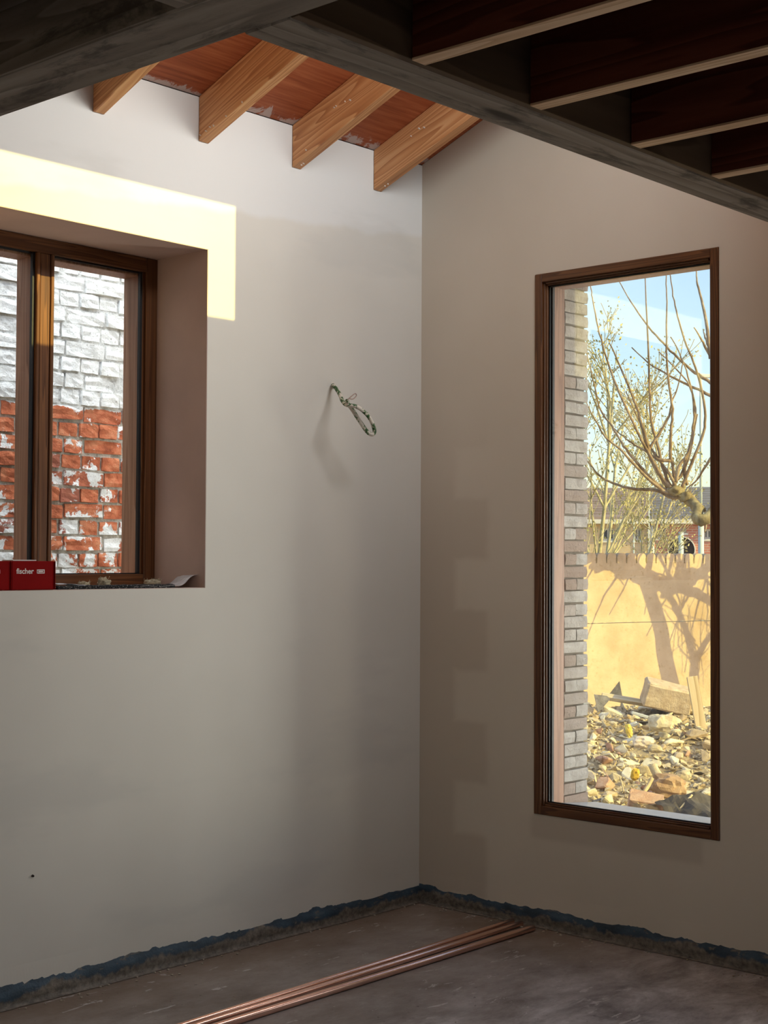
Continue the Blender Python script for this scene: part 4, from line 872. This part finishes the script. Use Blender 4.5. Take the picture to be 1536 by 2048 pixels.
# leafy spring trees farther back
M['bark2'] = bark('green_grey_bark', (.24, .21, .12), (.46, .41, .25), (.62, .56, .38))
def leafmat():
    t = NT('young_spring_leaf', .6, .2); p = t.pos(); t.col(t.ramp(t.noise(p, 3, 4), [(.3, (.30, .30, .10)), (.5, (.46, .42, .18)), (.7, (.58, .46, .27))])); return t.m
M['leaf'] = leafmat()
def spring_tree(base, top, D, seed, label, nbr, spread):
    random.seed(seed); b = at(*base, D); b.z = -.18; tpp = at(*top, D+.4); root = empty('spring_tree', b); tag(root, label, 'tree', 'young leafy trees behind the garden wall')
    bm = bmesh.new(); tips = []
    H = (tpp-b).length
    def grow(p, d, L, r, lev):
        P = [p]; dd = d.copy(); n = 5
        for j in range(n):
            dd = (dd + Vector((random.gauss(0, .10), random.gauss(0, .10), random.gauss(.04, .06)))).normalized(); P.append(P[-1] + dd*L/n)
        tube(bm, P, [max(.004, r*(1-.6*j/n)) for j in range(n+1)], 5 if lev < 2 else 4, False)
        if lev >= 2: tips.extend(P[1:])
        if lev < 3:
            for k in range((nbr, 5, 4)[lev]):
                t_ = random.uniform(.35, 1) if lev else random.uniform(.36, 1); q = P[min(int(t_*n), n)]; a = random.uniform(0, 6.28)
                nd = (dd*.75 + Vector((math.cos(a), math.sin(a), .25))*spread).normalized(); grow(q, nd, L*(.42, .5, .5)[lev]*random.uniform(.7, 1.15), r*.42, lev+1)
    grow(Vector((0, 0, 0)), (tpp-b).normalized(), H, H*.0095, 0)
    obj('branches', bm, M['bark2'], root, True)
    bm = bmesh.new()
    for p in tips:
        for k in range(random.choice((1, 2))):
            q = p + Vector((random.gauss(0, .07), random.gauss(0, .07), random.gauss(0, .07))); s = random.uniform(.010, .019); a = Vector((random.gauss(0, 1), random.gauss(0, 1), random.gauss(0, 1))).normalized(); c = a.orthogonal(); e = a.cross(c)
            bm.faces.new([bm.verts.new(q + c*s), bm.verts.new(q + e*s*.6), bm.verts.new(q - c*s), bm.verts.new(q - e*s*.6)])
    tag(obj('foliage', bm, M['leaf'], root), None, kind='stuff')
spring_tree((1188, 1120), (1222, 760), 17, 1, 'leftmost young leafy tree behind the garden wall, against the brick jamb', 11, .55)
spring_tree((1236, 1120), (1282, 860), 18, 2, 'leaning young leafy tree in the middle, behind the garden wall', 8, .6)
spring_tree((1212, 1120), (1245, 800), 20, 3, 'young leafy tree between the two nearer ones, slightly farther back', 7, .5)
#spring_tree((1330, 1120), (1372, 930), 24, 6, 'small leafy tree behind the pollard knob, near the lamp post', 10, .6)

# ------------------------------------------------------------------ far buildings
BA = YAW - math.atan((1300-768)/FPX)
BU = Vector((math.sin(BA), -math.cos(BA), 0)); BN = Vector((-math.cos(BA), -math.sin(BA), 0)); BD = 45.
BO = at(1300, 1113, BD); BO.z = 0
def onb(x, y, back=0.):
    n = BN; r = ray(x, y); p = CAM + r*(n.dot(BO - n*back - CAM)/n.dot(r)); q = p-BO; return Vector((q.dot(BU), back, p.z))   # local: along facade, depth, height
def brickmat(name, a, b, mcol):
    t = NT(name, .9, .1); v = t.ob(); s = t.n('ShaderNodeTexBrick'); q = t.sep(v); cb = t.n('ShaderNodeCombineXYZ'); t.put(cb.inputs[0], q[0]); t.put(cb.inputs[1], q[2]); t.put(s.inputs['Vector'], cb.outputs[0])
    t.put(s.inputs['Color1'], a); t.put(s.inputs['Color2'], b); t.put(s.inputs['Mortar'], mcol); s.inputs['Scale'].default_value = 1; s.inputs['Brick Width'].default_value = .23; s.inputs['Row Height'].default_value = .075; s.inputs['Mortar Size'].default_value = .01; t.col(s.outputs[0]); return t.m
M['bred'] = brickmat('far_red_brick', (.46, .16, .12), (.54, .22, .17), (.52, .40, .35)); M['bcream'] = brickmat('far_cream_brick', (.62, .45, .27), (.68, .52, .33), (.6, .5, .38))
M['slate'] = plain('slate_roof', (.20, .19, .21), .6, .2, 1.5); M['roofp'] = plain('brownish_roof', (.30, .23, .22), .8, .2, 1.2)
M['wht'] = plain('white_trim_paint', (.75, .73, .68), .6, .03); M['wgl'] = plain('dark_window_glass', (.05, .06, .075), .12, .2, spec=.6); M['dark'] = plain('black_gate', (.012, .014, .016), .6)
def building(name, xl, xr, ey, ry, wm, rm, wins, label, dep=7.):
    a, b = onb(xl, ey), onb(xr, ey); root = empty(name, BO); root.rotation_euler = (0, 0, math.atan2(BU.y, BU.x)); tag(root, label, 'building')
    holes = []
    for (wx0, wx1, wy0, wy1) in wins:
        p, q = onb(wx0, wy1), onb(wx1, wy0); holes.append((p.x, q.x, p.z, q.z))
    bm = bmesh.new()
    slab(bm, 1, .0, .3, (a.x, b.x), (-.2, a.z), holes); obj('front_wall', bm, wm, root)
    bm = bmesh.new(); box(bm, (a.x, .31, -.2), (a.x+.3, dep, a.z)); box(bm, (b.x-.3, .31, -.2), (b.x, dep, a.z)); box(bm, (a.x, dep, -.2), (b.x, dep+.3, a.z)); obj('rear_walls', bm, wm, root)
    rz = onb(1300, ry, dep/2).z
    bm = bmesh.new(); prism(bm, [(a.x-.02, -.3, a.z+.02), (a.x-.02, dep/2, rz), (a.x-.02, dep+.5, a.z+.02), (a.x-.02, dep+.5, a.z+.16), (a.x-.02, dep/2, rz+.16), (a.x-.02, -.3, a.z+.16)], (b.x-a.x+.04, 0, 0)); rf = obj('roof', bm, rm, root)
    bm = bmesh.new(); n = int(math.hypot(dep/2, rz-a.z)/.32)
    for k in range(1, n):
        t_ = k/n; y = -.3 + (dep/2+.3)*t_; z = a.z+.16 + (rz-a.z)*t_; box(bm, (a.x-.02, y-.02, z-.01), (b.x+.02, y+.03, z+.022))
    o = obj('slate_courses', bm, rm, rf); o['kind'] = 'stuff'
    bm = bmesh.new(); box(bm, (a.x-.02, -.36, a.z-.06), (b.x+.02, -.02, a.z+.07), .01); obj('fascia', bm, M['wht'], root)
    for h in holes:
        f = bmesh.new(); t_ = .06
        box(f, (h[0], .12, h[2]), (h[0]+t_, .2, h[3])); box(f, (h[1]-t_, .12, h[2]), (h[1], .2, h[3])); box(f, (h[0]+t_, .12, h[2]), (h[1]-t_, .2, h[2]+t_)); box(f, (h[0]+t_, .12, h[3]-t_), (h[1]-t_, .2, h[3])); mid = (h[0]+h[1])/2; box(f, (mid-.03, .12, h[2]+t_), (mid+.03, .2, h[3]-t_))
        wo = obj('window_frame', f, M['wht'], root)
        for s0, s1 in ((h[0]+t_, mid-.03), (mid+.03, h[1]-t_)):
            g_ = bmesh.new(); box(g_, (s0, .15, h[2]+t_), (s1, .16, h[3]-t_)); obj('pane', g_, M['wgl'], wo)
        s_ = bmesh.new(); box(s_, (h[0]-.04, -.05, h[2]-.06), (h[1]+.04, .12, h[2]-.001)); obj('window_ledge', s_, M['wht'], root)
    return root, a
building('cream_brick_house', 1090, 1295, 1044, 985, M['bcream'], M['roofp'], [(1204, 1229, 1056, 1081), (1268, 1283, 1056, 1081), (1130, 1150, 1056, 1081)], 'long cream brick house with brownish roof behind the leafy trees', 8.)
rbh, a = building('red_brick_house', 1301, 1480, 1044, 984, M['bred'], M['slate'], [(1313, 1332, 1055, 1077), (1360, 1373, 1055, 1066), (1407, 1424, 1058, 1078)], 'red brick house with slate roof and a dark round-topped gateway', 8.)
# round-topped gateway on the red house: raised ring, dark leaf set back inside it
cc = onb(1363, 1100); e_ = onb(1389, 1100); R_ = e_.x-cc.x; bm = bmesh.new(); n = 40
for k in range(n):
    a0, a1 = 2*math.pi*k/n, 2*math.pi*(k+1)/n; P = lambda a_, R, y: bm.verts.new((cc.x+R*math.cos(a_), y, cc.z+R*math.sin(a_)))
    for (Ra, ya), (Rb, yb) in (((R_, -.002), (R_, -.12)), ((R_, -.12), (R_*1.08, -.12)), ((R_*1.08, -.12), (R_*1.08, -.002))): bm.faces.new((P(a0, Ra, ya), P(a1, Ra, ya), P(a1, Rb, yb), P(a0, Rb, yb)))
bmesh.ops.remove_doubles(bm, verts=bm.verts[:], dist=1e-4); obj('gateway_ring', bm, M['wht'], rbh)
bm = bmesh.new(); bmesh.ops.create_circle(bm, cap_ends=True, segments=40, radius=R_*.995)
for v in bm.verts: v.co = Vector((cc.x+v.co.x, -.035, cc.z+v.co.y))
g = bmesh.ops.extrude_face_region(bm, geom=bm.faces[:])
for v in [q for q in g['geom'] if isinstance(q, bmesh.types.BMVert)]: v.co.y = -.004
obj('gateway_leaf', bm, M['dark'], rbh)
bm = bmesh.new(); dp = onb(1305, 1044); tube(bm, [(dp.x, -.12, -.18), (dp.x, -.12, dp.z-.1)], .06, 8); obj('downpipe', bm, M['wht'], rbh, True)
# street posts
M['post'] = plain('pale_green_painted_steel', (.55, .62, .60), .5, .06)
def post(px, ytop, D, r, name, label, parts):
    p = at(px, 1113, D); zt_ = at(px, ytop, D).z; root = empty(name, (p.x, p.y, -.18)); tag(root, label, 'lamp post' if 'lamp' in name else 'post')
    for nm, za, zb_, rr in parts(zt_+.18):
        bm = bmesh.new(); tube(bm, [(0, 0, za), (0, 0, zb_)], rr, 12); obj(nm, bm, M['post'], root, True)
    return root, zt_+.18
zs_ = at(1400, 1025, 26).z + .18
lp, lh = post(1402, 752, 26, .05, 'street_lamp_post', 'tall pale street lamp post at the right edge of the tall window', lambda h: [('lower_column', 0, zs_, .052), ('upper_column', zs_, h, .024)])
bm = bmesh.new(); d = r0; box(bm, (-.02, -.03, lh-.02), (.30, .03, lh+.045), .01); tube(bm, [(-.06, 0, lh+.02), (.06, 0, lh+.02)], .035, 8); o = obj('lamp_head', bm, M['wht'], lp); o.rotation_euler = (0, 0, math.atan2(r0.y, r0.x))
post(1362, 1064, 30, .03, 'white_bollard_post', 'short pale post standing in front of the dark gateway', lambda h: [('column', 0, h, .055)])
post(1267.5, 1030, 28, .02, 'thin_marker_post', 'thin white post in front of the cream house', lambda h: [('column', 0, h, .012)])
